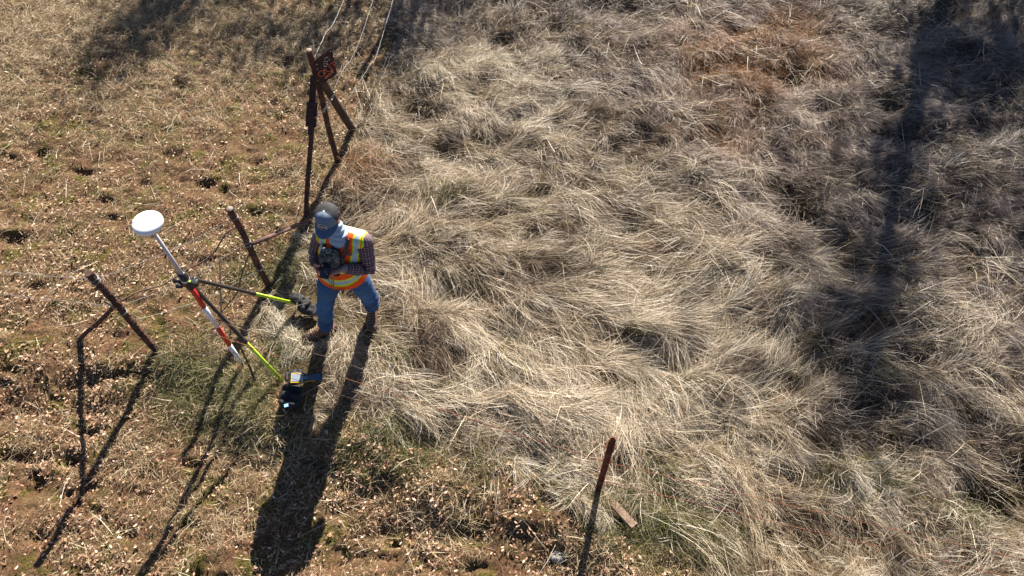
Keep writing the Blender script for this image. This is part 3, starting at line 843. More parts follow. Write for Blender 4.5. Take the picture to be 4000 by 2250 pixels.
prism(bm, [(-.075, -.006), (-.03, .010), (.02, .004), (.055, .022), (.075, .012), (.04, -.010), (0, -.016), (-.04, -.018)],
      Matrix.Translation(SP(.22, -.58, .009)) @ Matrix((ex, nz_.cross(ex), nz_)).transposed().to_4x4() @ Matrix.Rotation(R(8), 4, 'Z'), .002)
bmobj("painted_arrow", bm, M_REDP, t, False)
for a, b in [(.85, .86), (-.75, .66), (-.8, .3), (.0, .52), (.12, .66), (.3, .66), (.42, .62), (.15, .42), (-.05, .35), (.32, .36), (.0, .12), (.1, .1), (.25, .16), (-.12, -.05),
             (-.1, .2), (.2, .24), (.75, .0), (.52, .38), (-.3, -.25), (.55, -.5), (-.1, -.62), (.6, -.62), (.05, -.95), (.5, -.25), (-.15, -.1)]:
    bm = bmesh.new(); ball(bm, SP(a, b, .009), (.0065, .0065, .003), 8, 5, Matrix((ex, nz_.cross(ex), nz_)).transposed()); bmobj("bullet_hole", bm, M_HOLE, t)

# chain round the log brace
ca = FT.lerp(FB, .22) + Vector((.05, -.08, .02)); cb = LT.lerp(LB, .30) + Vector((.02, -.065, .02))
t = thing("chain", "short silver chain slung from the joint plate round the dark log brace", "chain", ca)
bm = bmesh.new()
pts = [ca, ca.lerp(cb, .5) + Vector((0, 0, -.03)), cb, LT.lerp(LB, .30) + Vector((.06, .01, .05))]
path = []
for i in range(3):
    for k in range(4): path.append(pts[i].lerp(pts[i + 1], k / 4))
path.append(pts[-1])
for i in range(len(path) - 1):
    a, b = path[i], path[i + 1]; d = (b - a); c = (a + b) / 2; s1, t1 = frame(d, Vector((0, -1, 0)))
    if i % 2: s1, t1 = t1, -s1
    ld = d.normalized(); ln = d.length * .62
    loop = [c + ld * ln * math.cos(th) + s1 * .012 * math.sin(th) for th in np.linspace(0, 2 * math.pi, 13)]
    loft(bm, loop, [.0042] * 13, n_=6, rnd=False)
bmobj("links", bm, M_CHAIN, t)

# ------------------------------------------------------------------ wires
def barbed(bm, pts, r=.0022, gap=.13, seedk=0, barb=True):
    rr = random.Random(seedk)
    pts = [Vector(p) for p in pts]
    # resample with Catmull
    P = []
    for i in range(len(pts) - 1):
        p0 = pts[max(i - 1, 0)]; p1 = pts[i]; p2 = pts[i + 1]; p3 = pts[min(i + 2, len(pts) - 1)]
        K = max(2, int((p2 - p1).length / .06))
        for k in range(K):
            t = k / K
            P.append(.5 * ((2 * p1) + (p2 - p0) * t + (2 * p0 - 5 * p1 + 4 * p2 - p3) * t * t + (3 * p1 - p0 - 3 * p2 + p3) * t ** 3))
    P.append(pts[-1])
    P = [p + Vector((rr.uniform(-1, 1), rr.uniform(-1, 1), rr.uniform(-1, 1))) * .003 for p in P]
    loft(bm, P, [r] * len(P), n_=5, rnd=False)
    if barb:
        acc = 0
        for a, b in zip(P[:-1], P[1:]):
            acc += (b - a).length
            if acc > gap:
                acc = 0; d = (b - a); s, t = frame(d, Vector((0, 0, 1)))
                for q in range(2):
                    th = rr.uniform(0, 3.14); v = s * math.cos(th) + t * math.sin(th)
                    tube(bm, a - v * .015, a + v * .015, r * .8, r * .5, 4)
                loft(bm, [a - d.normalized() * .006, a + d.normalized() * .006], [r * 1.9, r * 1.9], n_=5, rnd=False)
def run(name, label, strands, loc):
    t = thing(name, label, "wire fence", loc, "barbed wire runs")
    for i, (pts, mat, r) in enumerate(strands):
        bm = bmesh.new(); barbed(bm, pts, r, seedk=i + len(label)); bmobj("wire_strand", bm, mat, t)
    return t
def sag(a, b, s=.04, k=5):
    a, b = Vector(a), Vector(b)
    return [a.lerp(b, i / k) + Vector((0, 0, -4 * s * (i / k) * (1 - i / k))) for i in range(k + 1)]
dP = P1T - P1; d3 = P3T - P3_
R3 = Vector(G(3300, 1660)); R3.z = -.1
RT = R3 + Vector((0, 0, 1.15))
front = []
for f1, f3, m_, r_, s in ((.93, .88, M_WIRER, .0022, .03), (.70, .66, M_WIREO, .0024, .04), (.50, .50, M_WIRER, .0020, .04), (.40, .33, M_WIRER, .0018, .03)):
    front.append((sag(P1 + dP * f1, P3_ + d3 * f3 + Vector((0, -.02, 0)), s, 6), m_, r_))
run("barbed_wire_fence", "thin rusty barbed wires strung in front of the person up to the studded post", front, P1)
run("barbed_wire_fence", "rusty barbed wires running from the studded post away over the long grass",
    [(sag(P3_ + d3 * f + Vector((0, -.02, 0)), R3.lerp(RT, g), .03, 5), m_, .0022) for f, g, m_ in ((.88, .92, M_WIRER), (.66, .70, M_WIREO), (.50, .52, M_WIRER), (.33, .34, M_WIREO))], P3_)
LF = Vector(G(-420, 790)); LF.z = 0; 
run("barbed_wire_fence", "grey barbed wires leaving the leaning braced post away from the survey pole",
    [(sag(P1 + dP * f, Vector((LF.x, LF.y, g)), .04, 5), m_, .0022) for f, g, m_ in ((.93, 1.15, M_WIRE), (.62, .85, M_WIRE), (.45, .6, M_WIRER), (.3, .4, M_WIRER))], P1)
d2 = P2T - P2
run("barbed_wire_fence", "grey twisted barbed wires between the braced post and the pipe post, behind the survey pole",
    [(sag(P1 + dP * f, P2 + d2 * g, s, 6), M_WIRE, .0022) for f, g, s in ((.93, .90, .05), (.62, .62, .08), (.45, .28, .10))], P2)
dS = SBT - SB
run("barbed_wire_fence", "loose wires between the pipe post and the corner post with the OUT sign",
    [(sag(P2 + d2 * f, SB + dS * g, .05, 5), M_WIRER, .0020) for f, g in ((.88, .85), (.6, .6), (.35, .35))], SB)
P4 = Vector(G(1062, -75)); P4.z = tz(P4.x, P4.y); P4T = P4 + Vector((-.05, 0, 1.75))
run("barbed_wire_fence", "silvery barbed wires running from the corner post away to the far edge",
    [([SBT + Vector((.03, -.02, -.09)), Vector(GY(817, 89, S.y + .35)), Vector(GY(866, -2, S.y + 1.2)), P4T], M_WIRE, .0028),
     ([LT.lerp(LB, .25) + Vector((.05, 0, .03)), Vector(GY(864, 175, S.y + .4)), Vector(GY(911, 84, S.y + 1.0)), P4.lerp(P4T, .72)], M_WIRE, .0024),
     ([LT.lerp(LB, .55) + Vector((.05, 0, .03)), Vector(GY(931, 164, S.y + .9)), Vector(GY(955, 113, S.y + 1.3)), P4.lerp(P4T, .42)], M_WIRE, .0026),
     ([LT.lerp(LB, .8) + Vector((.04, 0, .02)), Vector(GY(880, 190, S.y + .9)), P4.lerp(P4T, .25)], M_WIRER, .0022)], P4)
t = thing("fence_post", "tall dark fence post beyond the corner post, holding the silvery wires", "fence post", P4)
rough_tube("post", [P4 - Vector((0, 0, .1)), P4T], .032, M_RUST, t)
# loose cable and vine-like rods looping between the two posts
def gpts(L): return [Vector(G(u, v, z)) for u, v, z in L]
t = tag(thing("loose_cable", "brown loose cable sagging behind the survey pole between the two rusty posts", "cable", J1), None)
bm = bmesh.new(); barbed(bm, [J1] + [Vector(GY(u, v, y)) for u, v, y in ((346, 735, 3.45), (409, 717, 3.58), (455, 688, 3.7), (515, 655, 3.82), (544, 627, 3.92), (567, 587, 4.02))] + [P2 + d2 * .80], .0075, barb=False)
bmobj("cable", bm, M_WIRER, t)
t = thing("loose_cable", "brown cable hanging from the middle of the pipe post down to the ground", "cable", P2)
bm = bmesh.new(); barbed(bm, [P2 + d2 * .52, Vector(G(611, 682, .42)), Vector(G(598, 731, .22)), Vector(G(575, 765, .1)), Vector(G(548, 795, .03))], .0065, barb=False)
bmobj("cable", bm, M_WIRER, t)
t = thing("loose_cable", "brown cable curling along the ground from the foot of the braced post", "cable", P1)
bm = bmesh.new(); barbed(bm, [Vector(G(395, 870, .06)), Vector(G(430, 885, .05)), Vector(G(470, 892, .06)), Vector(G(520, 893, .10)), Vector(G(570, 880, .08))], .0045, barb=False)
barbed(bm, [Vector(G(476, 889, .05)), Vector(G(513, 865, .08)), Vector(G(568, 815, .10)), Vector(G(600, 790, .05))], .0040, barb=False)
bmobj("cable", bm, M_WIREP if False else M_RUSTP, t)

# sticks
t = thing("stick", "thin pale upright stick standing behind the survey pole and its upper leg", "stick", Vector(G(557, 808)))
bm = bmesh.new(); loft(bm, [Vector(G(557, 812, -.02)), Vector(G(555, 730, .28)), Vector(G(552, 650, .6))], [.008, .007, .005], n_=7); bmobj("shaft", bm, M_CUT, t)
t = thing("stick", "thin brown wooden stick leaning beside the lower lime leg of the bipod", "stick", Vector(G(648, 968)))
bm = bmesh.new(); loft(bm, [Vector(G(648, 972, -.03)), Vector(G(625, 915, .2)), Vector(G(602, 868, .42))], [.012, .010, .008], n_=7); bmobj("shaft", bm, M_WOODD, t)

# plank and rocks
a, b = Vector(G(1538, 1272)), Vector(G(1594, 1328))
c = (a + b) / 2; c.z = tz(c.x, c.y) + .055
t = thing("wooden_board", "weathered brown board half buried in grass beside the studded post", "board", c)
dd = (b - a).normalized(); bm = bmesh.new(); MM = Matrix((dd, Vector((0, 0, 1)).cross(dd), Vector((0, 0, 1)))).transposed() @ Matrix.Rotation(R(-12), 3, 'X') @ Matrix.Rotation(R(5), 3, 'Y')
box(bm, c, ((b - a).length, .07, .03), MM, .004); bmobj("plank", bm, M_WOODP, t, False)
def rock(u, v, sz, label, seed, fl=.5):
    x, y, _ = G(u, v); z = tz(x, y)
    bm = bmesh.new(); bmesh.ops.create_icosphere(bm, subdivisions=4, radius=1)
    P = np.array([v_.co[:] for v_ in bm.verts])
    k = 1 + .35 * n3(P, 1.6, seed) + .15 * n3(P, 4, seed + 9)
    for v_, kk in zip(bm.verts, k): v_.co = Vector((v_.co.x * sz[0], v_.co.y * sz[1], v_.co.z * sz[2])) * kk
    for v_ in bm.verts: v_.co += Vector((x, y, z + sz[2] * .4))
    o = bmobj("rock", bm, M_ROCK, None); return tag(o, label, "rock")
o = rock(1408, 1393, (.075, .045, .030), "pale jagged rock lying on the leaves beside the studded post's shadow", 3)

# ------------------------------------------------------------------ survey pole with antenna and bipod
PB = Vector(G(612, 920)); PB.z = 0
TOPP = Vector(GY(396, 598, PB.y - .02))
D_ = (TOPP - PB)
def AP(v):   # point of the pole seen at image row v
    lo, hi = 0.0, 1.2
    for _ in range(40):
        m_ = (lo + hi) / 2; p = PB + D_ * m_
        dep = p.y * ST + (H - p.z) * CT; up = p.y * CT - (H - p.z) * ST
        if CYP - up / dep * FPX > v: lo = m_
        else: hi = m_
    return PB + D_ * lo
pole = thing("survey_pole", "red and white survey pole with a white disc antenna on a bipod with lime legs", "survey pole", PB)
bm = bmesh.new(); tube(bm, AP(722), TOPP + D_.normalized() * .06, .0155, .0135, 16); bmobj("upper_tube", bm, M_GREYT, pole)
for v0, v1, mt in ((772, 716, M_RED), (821, 772, M_WHITE), (867, 821, M_RED), (910, 867, M_WHITE)):
    bm = bmesh.new(); tube(bm, AP(v0), AP(v1), .021, .021, 18); bmobj("pole_band", bm, mt, pole)
bm = bmesh.new(); loft(bm, [AP(910), AP(916), PB + Vector((0, 0, -.03))], [.016, .010, .003], n_=10, rnd=False); bmobj("spike", bm, M_BLACK, pole)
AC = Vector(GY(370, 557, PB.y - .02)); AC = TOPP + D_.normalized() * .165
ax_ = D_.normalized(); s1, t1 = frame(ax_, Vector((0, -1, 0)))
def disc(prof, c0=AC, nn=48):
    bm = bmesh.new()
    rings(bm, [[c0 + ax_ * z + s1 * r * math.cos(2 * math.pi * k / nn) + t1 * r * math.sin(2 * math.pi * k / nn) for k in range(nn)] for r, z in prof])
    return bm
RA = .104
bm = disc([(.02, -.060), (.05, -.056), (RA * .80, -.040), (RA * .97, -.020), (RA * .985, -.014)]); bmobj("antenna_base", bm, M_WHITE, pole)
bm = disc([(RA * .97, -.015), (RA * 1.01, -.011), (RA * 1.01, .004), (RA * .99, .012), (RA * .93, .020), (RA * .75, .027), (RA * .45, .032), (RA * .15, .034), (.003, .0345)])
dm = bmobj("antenna_dome", bm, M_DOME, pole)
for th in (R(-58), R(172)):
    bm = bmesh.new(); v = s1 * math.cos(th) + t1 * math.sin(th)
    loft(bm, [AC + v * RA * .70 + ax_ * .0285, AC + v * RA * .9 + ax_ * .022, AC + v * RA * 1.0 + ax_ * .010], [.0022, .003, .003], n_=6); bmobj("seam_mark", bm, M_GREYT, dm)
bm = bmesh.new(); tube(bm, TOPP + ax_ * .05, AC - ax_ * .055, .019, .022, 16); bmobj("antenna_neck", bm, M_GREYT, pole)
# clamp
CL = AP(712)
bm = bmesh.new()
loft(bm, [AP(724), AP(716), AP(708), AP(698), AP(688)], [.028, .034, .033, .033, .030], n_=18, rnd=False)
box(bm, CL + s1 * .045 + t1 * .0, (.07, .05, .045), Matrix((s1, ax_.cross(s1), ax_)).transposed(), .006)
box(bm, CL + s1 * -.035, (.05, .035, .04), Matrix((s1, ax_.cross(s1), ax_)).transposed(), .006)
cl = bmobj("bipod_clamp", bm, M_BLACK, pole)
for off in (.03, -.045):
    bm = bmesh.new(); c = CL + ax_ * off - s1 * .05 * (1 if off > 0 else 1.2); tube(bm, c, c - s1 * .045, .017, .019, 10); tube(bm, c + s1 * .02, c, .006, .006, 8)
    bmobj("knob", bm, M_BLACK, cl)
bm = bmesh.new(); tube(bm, AP(706), AP(701), .0345, .0345, 18); bmobj("metal_ring", bm, M_SILV, cl)
bm = bmesh.new(); c = CL + s1 * .035 + t1 * .02 + ax_ * .035; tube(bm, c, c + ax_ * .014, .015, .015, 14); bl = bmobj("level_housing", bm, M_BLACK, cl)
bm = bmesh.new(); tube(bm, c + ax_ * .0141, c + ax_ * .017, .010, .010, 14); bmobj("bubble_level", bm, M_LIME, cl)
def yfor(u, v, y): return Vector(GY(u, v, y))
legA = [yfor(489, 703, 3.27), yfor(640, 740, 3.56), yfor(742, 763, 3.80)]
legB = [yfor(487, 722, 3.20), yfor(605, 849, 3.08), yfor(718, 966, 3.02)]
# straight legs in space: re-aim the middle point
for nm, L_, foot in (("A", legA, None), ("B", legB, None)):
    a, b = L_[0], L_[2]
    best = min((abs((a.lerp(b, f).x) - L_[1].x), f) for f in np.linspace(.2, .8, 121))[1]
    mid = a.lerp(b, float(best)); foot = a + (b - a) * 1.10
    bm = bmesh.new(); loft(bm, [a, mid], [.0165, .0165], n_=14); loft(bm, [mid - (b - a).normalized() * .04, mid], [.021, .021], n_=14)
    lg = bmobj("leg", bm, M_CARB, pole)
    bm = bmesh.new(); tube(bm, mid, b, .0140, .0140, 6); tube(bm, mid + Vector((.006, .0, .008)), b + Vector((.006, 0, .008)), .011, .011, 6); bmobj("lower_leg", bm, M_LIME, lg)
    bm = bmesh.new(); loft(bm, [b, foot], [.012, .004], n_=8); bmobj("foot_spike", bm, M_BLACK, lg)
    bm = bmesh.new(); ball(bm, a, (.022, .022, .022)); tube(bm, a, CL + s1 * .05, .011, .011, 10); bmobj("hinge", bm, M_BLACK, lg)
FA, FBt = legA[2], legB[2]

# sandbags
def pillow(bm, c, sx, sy, sz, M, seed=0, n_=26):
    """soft bag: superellipsoid with wrinkles"""
    g = bmesh.ops.create_uvsphere(bm, u_segments=n_, v_segments=n_ // 2, radius=1)
    P = np.array([v.co[:] for v in g['verts']])
    sg = np.sign(P); P2_ = sg * np.abs(P) ** .62
    w_ = 1 + .08 * n3(P, 2.5, seed)
    for v, p, k in zip(g['verts'], P2_, w_):
        rib = 1 + .38 * math.sin(p[0] * 9 + seed)
        v.co = Vector(c) + M @ Vector((p[0] * sx * k, p[1] * sy * k, p[2] * sz * k * rib))
def frM(az, tilt=0, roll=0): return Matrix.Rotation(az, 3, 'Z') @ Matrix.Rotation(tilt, 3, 'Y') @ Matrix.Rotation(roll, 3, 'X')
c1 = Vector(G(756, 757, .16)); c2 = Vector(G(776, 775, .12))
t = thing("sandbag", "ribbed black canvas sandbag draped over the far bipod foot beside the person's boot", "sandbag", c2, "black sandbags on the bipod feet")
bm = bmesh.new(); pillow(bm, c1, .11, .055, .045, frM(R(-25), R(14)), 1); bmobj("pouch", bm, M_CANVAS, t)
bm = bmesh.new(); pillow(bm, c2 + Vector((.0, -.015, 0)), .10, .055, .045, frM(R(-18), R(10)), 5); bmobj("pouch", bm, M_CANVAS, t)
c3 = Vector(G(733, 996, .10)); c4 = Vector(G(726, 962, .20))
t = thing("sandbag", "black canvas sandbag with a small blue tag over the near bipod foot", "sandbag", c3, "black sandbags on the bipod feet")
bm = bmesh.new(); pillow(bm, c3, .115, .105, .05, frM(R(80), R(-8)), 2); bmobj("pouch", bm, M_CANVAS, t)
bm = bmesh.new(); pillow(bm, Vector(G(740, 945, .17)), .085, .05, .035, frM(R(15)), 8); bmobj("pouch", bm, M_CANVAS, t)
bm = bmesh.new(); MM = frM(R(20)) ; box(bm, Vector(G(720, 1020, .155)), (.036, .030, .004), MM, .001); bmobj("tag", bm, M_BLUE, t, False)
bm = bmesh.new()
loft(bm, [Vector(G(722, 955, .22)), Vector(G(732, 940, .23)), Vector(G(752, 938, .22))], [(.014, .004)] * 3, n_=8); bmobj("strap", bm, M_GREYT, t)

# data collector (handheld) resting on the near sandbag
hc = Vector(G(766, 951, .25)); ha = Vector(G(724, 952, .25)); hb = Vector(G(811, 949, .235))
exx = (hb - ha).normalized(); upv = Vector((-.05, -.22, 1)).normalized(); eyy = upv.cross(exx).normalized(); upv = exx.cross(eyy)
MH = Matrix((exx, eyy, upv)).transposed().to_4x4(); MH.translation = (ha + hb) / 2
hl = (hb - ha).length / 2
col_ = thing("data_collector", "yellow and black handheld data collector with screen and keypad resting on the near sandbag", "handheld computer", MH.translation)
def outline(k, x0=-1, x1=1):
    top = [(-1, .30), (-.95, .335), (-.2, .335), (-.08, .30), (.12, .215), (.35, .20), (.60, .235), (.80, .27), (.95, .28), (1.0, .24)]
    pts = [(x, y) for x, y in top if x0 <= x <= x1]
    poly = [(x * hl * k, y * hl * k * .92) for x, y in pts] + [(x * hl * k, -y * hl * k * .92) for x, y in pts[::-1]]
    return poly
bm = bmesh.new(); prism(bm, outline(1.0), MH @ Matrix.Translation((0, 0, -.022)), .030); bmobj("case", bm, M_BLACK, col_, False)
bm = bmesh.new()
prism(bm, outline(1.03, -.75, .62), MH @ Matrix.Translation((0, 0, -.012)), .018); 
prism(bm, [(-.80 * hl, -.29 * hl), (-.14 * hl, -.29 * hl), (-.14 * hl, .29 * hl), (-.80 * hl, .29 * hl)], MH @ Matrix.Translation((0, 0, .008)), .004)
bmobj("bumper", bm, M_YEL, col_, False)
bm = bmesh.new(); prism(bm, [(-.74 * hl, -.22 * hl), (-.22 * hl, -.22 * hl), (-.22 * hl, .23 * hl), (-.74 * hl, .23 * hl)], MH @ Matrix.Translation((0, 0, .0125)), .0015); bmobj("screen", bm, M_SCREEN, col_, False)
bm = bmesh.new(); prism(bm, [(-.16 * hl, -.28 * hl), (-.09 * hl, -.28 * hl), (-.09 * hl, .28 * hl), (-.16 * hl, .28 * hl)], MH @ Matrix.Translation((0, 0, .0125)), .002)
bmobj("button_bar", bm, M_SILV, col_, False)
bm = bmesh.new(); prism(bm, [(x * .94, y * .86) for x, y in outline(1.0, -.08, 1)], MH @ Matrix.Translation((.004, 0, .0075)), .003); kp_ = bmobj("keypad", bm, M_KEYB, col_, False)
bm = bmesh.new()
for i in range(9):
    for j in range(5):
        xx = (.18 + i * .082) * hl; yy = (j - 2) * .078 * hl
        if abs(yy) < .15 * hl or i > 2: box(bm, MH @ Vector((xx, yy, .012)), (.0075, .0065, .003), MH.to_3x3())
bmobj("keys", bm, M_KEYC, kp_, False); kp_.children[0]['kind'] = 'stuff'
bm = bmesh.new(); tube(bm, MH @ Vector((.03 * hl, 0, .011)), MH @ Vector((.03 * hl, 0, .013)), .016, .016, 18); bmobj("ring_key", bm, M_KEYC, col_)
# ------------------------------------------------------------------ the worker
def V3(*a): return Vector(a)
PO = V3(-1.46, 3.58, 0.0)
SHR, SHL = V3(-1.530, 3.600, 1.415), V3(-1.178, 3.545, 1.420)
ELR, WRR = V3(-1.645, 3.620, 1.135), V3(-1.590, 3.440, 1.262)
ELL, WRL = V3(-1.180, 3.470, 1.125), V3(-1.345, 3.375, 1.275)
HPR, HPL = V3(-1.555, 3.585, .93), V3(-1.345, 3.560, .93)
KNR, KNL = V3(-1.680, 3.500, .52), V3(-1.295, 3.600, .52)
ANR, ANL = V3(-1.765, 3.535, .10), V3(-1.352, 3.750, .10)
NECK, HEAD = V3(-1.380, 3.570, 1.505), V3(-1.412, 3.560, 1.700)
PEL, CHE = V3(-1.450, 3.575, .97), V3(-1.385, 3.585, 1.30)
FWD = V3(-.24, -.97, 0).normalized()            # chest faces the camera and a little to its left
SID = V3(.97, -.24, 0).normalized()             # towards the worker's own left arm
person = thing("person", "person in jeans, orange vest, plaid shirt and grey cap looking down at a small device", "person", PO)
tilt = R(20)
HF = (FWD + V3(.06, 0, 0)).normalized()
hf = (HF * math.cos(tilt) + V3(0, 0, -1) * math.sin(tilt)).normalized()
hs = V3(0, 0, 1).cross(HF).normalized()         # his left
hu = hs.cross(hf).normalized()
if hu.z < 0: hu = -hu
MHd = Matrix((hs, -hf, hu)).transposed()         # local: x his left, -y face, z crown
def hp(x, y, z): return HEAD + hs * x - hf * y + hu * z

def finger(bm, p0, dirs, ln, r, bend):
    pts = [Vector(p0)]; d = Vector(dirs[0]).normalized(); b = Vector(dirs[1]).normalized()
    for k, l in enumerate(ln):
        a = bend * (k + .3)
        dd = d * math.cos(a) + b * math.sin(a); pts.append(pts[-1] + dd * l)
    loft(bm, pts, [r, r * .97, r * .9, r * .78][:len(pts)], n_=8)
def hand(bm, wr, d, palm, side, bend=.5, s=1.0):
    """d: towards the fingers, palm: normal out of the palm, side: towards the thumb"""
    d, palm, side = d.normalized(), palm.normalized(), side.normalized()
    loft(bm, [wr, wr + d * .03, wr + d * .065, wr + d * .092], [(.026, .019), (.034, .018), (.041, .016), (.039, .012)], ref=palm, n_=14)
    for k, (o, l) in enumerate(((.030, .92), (.010, 1.0), (-.010, .94), (-.029, .74))):
        base = wr + d * .088 + side * o
        finger(bm, base, (d + side * (.10 - k * .07), palm), [.034 * l * s, .024 * l * s, .019 * l * s], .0092 - .0004 * k, bend * (1 + .12 * k))
    finger(bm, wr + d * .030 + side * .030, (d * .75 + side * .75, palm * .9 - side * .3), [.036, .028, .022], .0105, bend * .9)

bm = bmesh.new()
# body: legs, trunk, arms, neck, head, hands fused into one skin
loft(bm, [HPR, KNR, ANR], [(.080, .085), .055, .036]); loft(bm, [HPL, KNL, ANL], [(.080, .085), .055, .036])
loft(bm, [PEL + V3(0, 0, -.05), PEL + V3(.01, 0, .1), CHE, (SHR + SHL) / 2 + V3(0, 0, .01)], [(.155, .105), (.15, .105), (.165, .11), (.13, .07)], ref=FWD, n_=20)
loft(bm, [SHR, ELR, WRR], [.052, .040, .026]); loft(bm, [SHL, ELL, WRL], [.052, .040, .026])
loft(bm, [SHR, (SHR + SHL) / 2, SHL], [.055, .06, .055])
loft(bm, [NECK + V3(0, 0, -.06), NECK + V3(0, 0, .02), hp(0, .03, -.04)], [.060, .054, .052])
ball(bm, hp(0, .004, .005), (.074, .092, .092), 24, 16, MHd)
loft(bm, [hp(0, -.030, -.02), hp(0, -.060, -.075), hp(0, -.072, -.10)], [(.062, .05), (.046, .034), (.026, .018)], ref=hs, n_=14)      # jaw and chin
loft(bm, [hp(0, -.085, .012), hp(0, -.102, -.022), hp(0, -.104, -.034)], [.009, .014, .013], n_=8)       # nose
loft(bm, [hp(-.024, -.088, -.062), hp(0, -.096, -.062), hp(.024, -.088, -.062)], [.006, .009, .006], n_=8)
for s_ in (-1, 1): ball(bm, hp(s_ * .078, .006, -.008), (.010, .020, .030), 12, 8, MHd)                   # ears
dev_c = V3(-1.488, 3.335, 1.288)
dL = (dev_c + V3(.05, 0, -.01)) - WRL
hand(bm, WRL, V3(-.92, -.30, -.05), V3(-.10, .25, .95), V3(.10, .90, .15), .42, 1.0)
hand(bm, WRR, V3(.40, -.78, -.25), V3(.75, .30, .45), V3(.15, -.25, .95), .55, 1.0)
me = bake(bm, .0042, 3, .5)
P = coords(me)
skin = np.array((.46, .22, .145)) * np.ones((len(P), 1))
skin = skin * (1 + .10 * n3(P, 40, 2))[:, None]
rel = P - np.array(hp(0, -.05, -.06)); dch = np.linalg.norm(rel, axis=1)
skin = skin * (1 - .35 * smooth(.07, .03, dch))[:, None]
setcol(me, skin)
M_SKIN = vcol("skin", .5, spec=.4)
body = link("body", me, M_SKIN, person)
for s_ in (-1, 1):
    bm = bmesh.new(); ball(bm, hp(s_ * .031, -.079, .010), (.011, .008, .008), 12, 8, MHd); bmobj("eye", bm, M_WHITE, person)
    bm = bmesh.new(); ball(bm, hp(s_ * .031, -.0855, .009), (.005, .003, .005), 10, 6, MHd); bmobj("iris", bm, M_BLACK, bpy.data.objects[person.children[-1].name])
bm = bmesh.new(); loft(bm, [hp(0, .072, .02), hp(0, .085, -.03), hp(0, .080, -.06)], [(.072, .02), (.070, .018), (.055, .012)], ref=hf, n_=16)
for s_ in (-1, 1): loft(bm, [hp(s_ * .074, .03, .03), hp(s_ * .076, .03, -.03)], [(.012, .022), (.008, .012)], ref=hs, n_=10)
bmobj("hair", bm, solid("dark_hair", (.05, .035, .025), .7, 0, .4, 80), person)

# jeans
bm = bmesh.new()
loft(bm, [HPR + V3(.03, 0, .02), HPR.lerp(KNR, .35), HPR.lerp(KNR, .75), KNR, KNR.lerp(ANR, .45), KNR.lerp(ANR, .85), ANR + V3(.01, 0, .055)],
     [(.104, .108), (.096, .100), (.080, .084), (.076, .080), (.070, .075), (.070, .076), (.074, .082)], n_=20, rnd=False)
loft(bm, [HPL + V3(-.03, 0, .02), HPL.lerp(KNL, .35), HPL.lerp(KNL, .75), KNL, KNL.lerp(ANL, .45), KNL.lerp(ANL, .80), ANL + V3(0, 0, .085)],
     [(.104, .108), (.096, .100), (.080, .084), (.077, .081), (.070, .074), (.066, .070), (.068, .074)], n_=20, rnd=False)
loft(bm, [PEL + V3(0, 0, -.13), PEL + V3(0, 0, -.04), PEL + V3(0, 0, .05), PEL + V3(.005, 0, .12)], [(.13, .105), (.178, .135), (.180, .135), (.172, .130)], ref=FWD, n_=24, rnd=False)
me = bake(bm, .0065, 5, .5)
P = coords(me); Nn = normals(me)
z = P[:, 2]
kn = np.exp(-((z - .50) / .10) ** 2) + .9 * np.exp(-((z - .16) / .09) ** 2) + .5 * np.exp(-((z - .86) / .08) ** 2)
f_ = .011 * n3(P * np.array([1.3, 1.3, 1.6]), 8, 4) + .006 * n3(P * np.array([1, 1, 2.4]), 17, 14) + kn * .0045 * np.sin(z * 95 + 5 * n3(P, 7, 8) + P[:, 0] * 30) + .0025 * n3(P, 30, 3)
setco(me, P + Nn * f_[:, None])
base = np.array((.013, .050, .150)); fade = np.array((.055, .145, .30))
fr = (Nn @ np.array(FWD))
k = np.clip(.15 + .55 * n3(P, 6, 12) + .85 * np.exp(-((z - .62) / .22) ** 2) * np.clip(fr, 0, 1) + 30 * f_, 0, 1)[:, None]
c = base * (1 - k) + fade * k
c = c * (1 + .12 * n3(P, 90, 5))[:, None]
seam = np.abs((P - np.array(PEL)) @ np.array(SID)) < .005
c[seam & (z > .82) & (fr > 0)] *= .55
hem = (z < .135); 
setcol(me, c)
link("jeans", me, vcol("denim", .85, sheen=.0, nscale=240, namt=.35, bmp=.25), person)

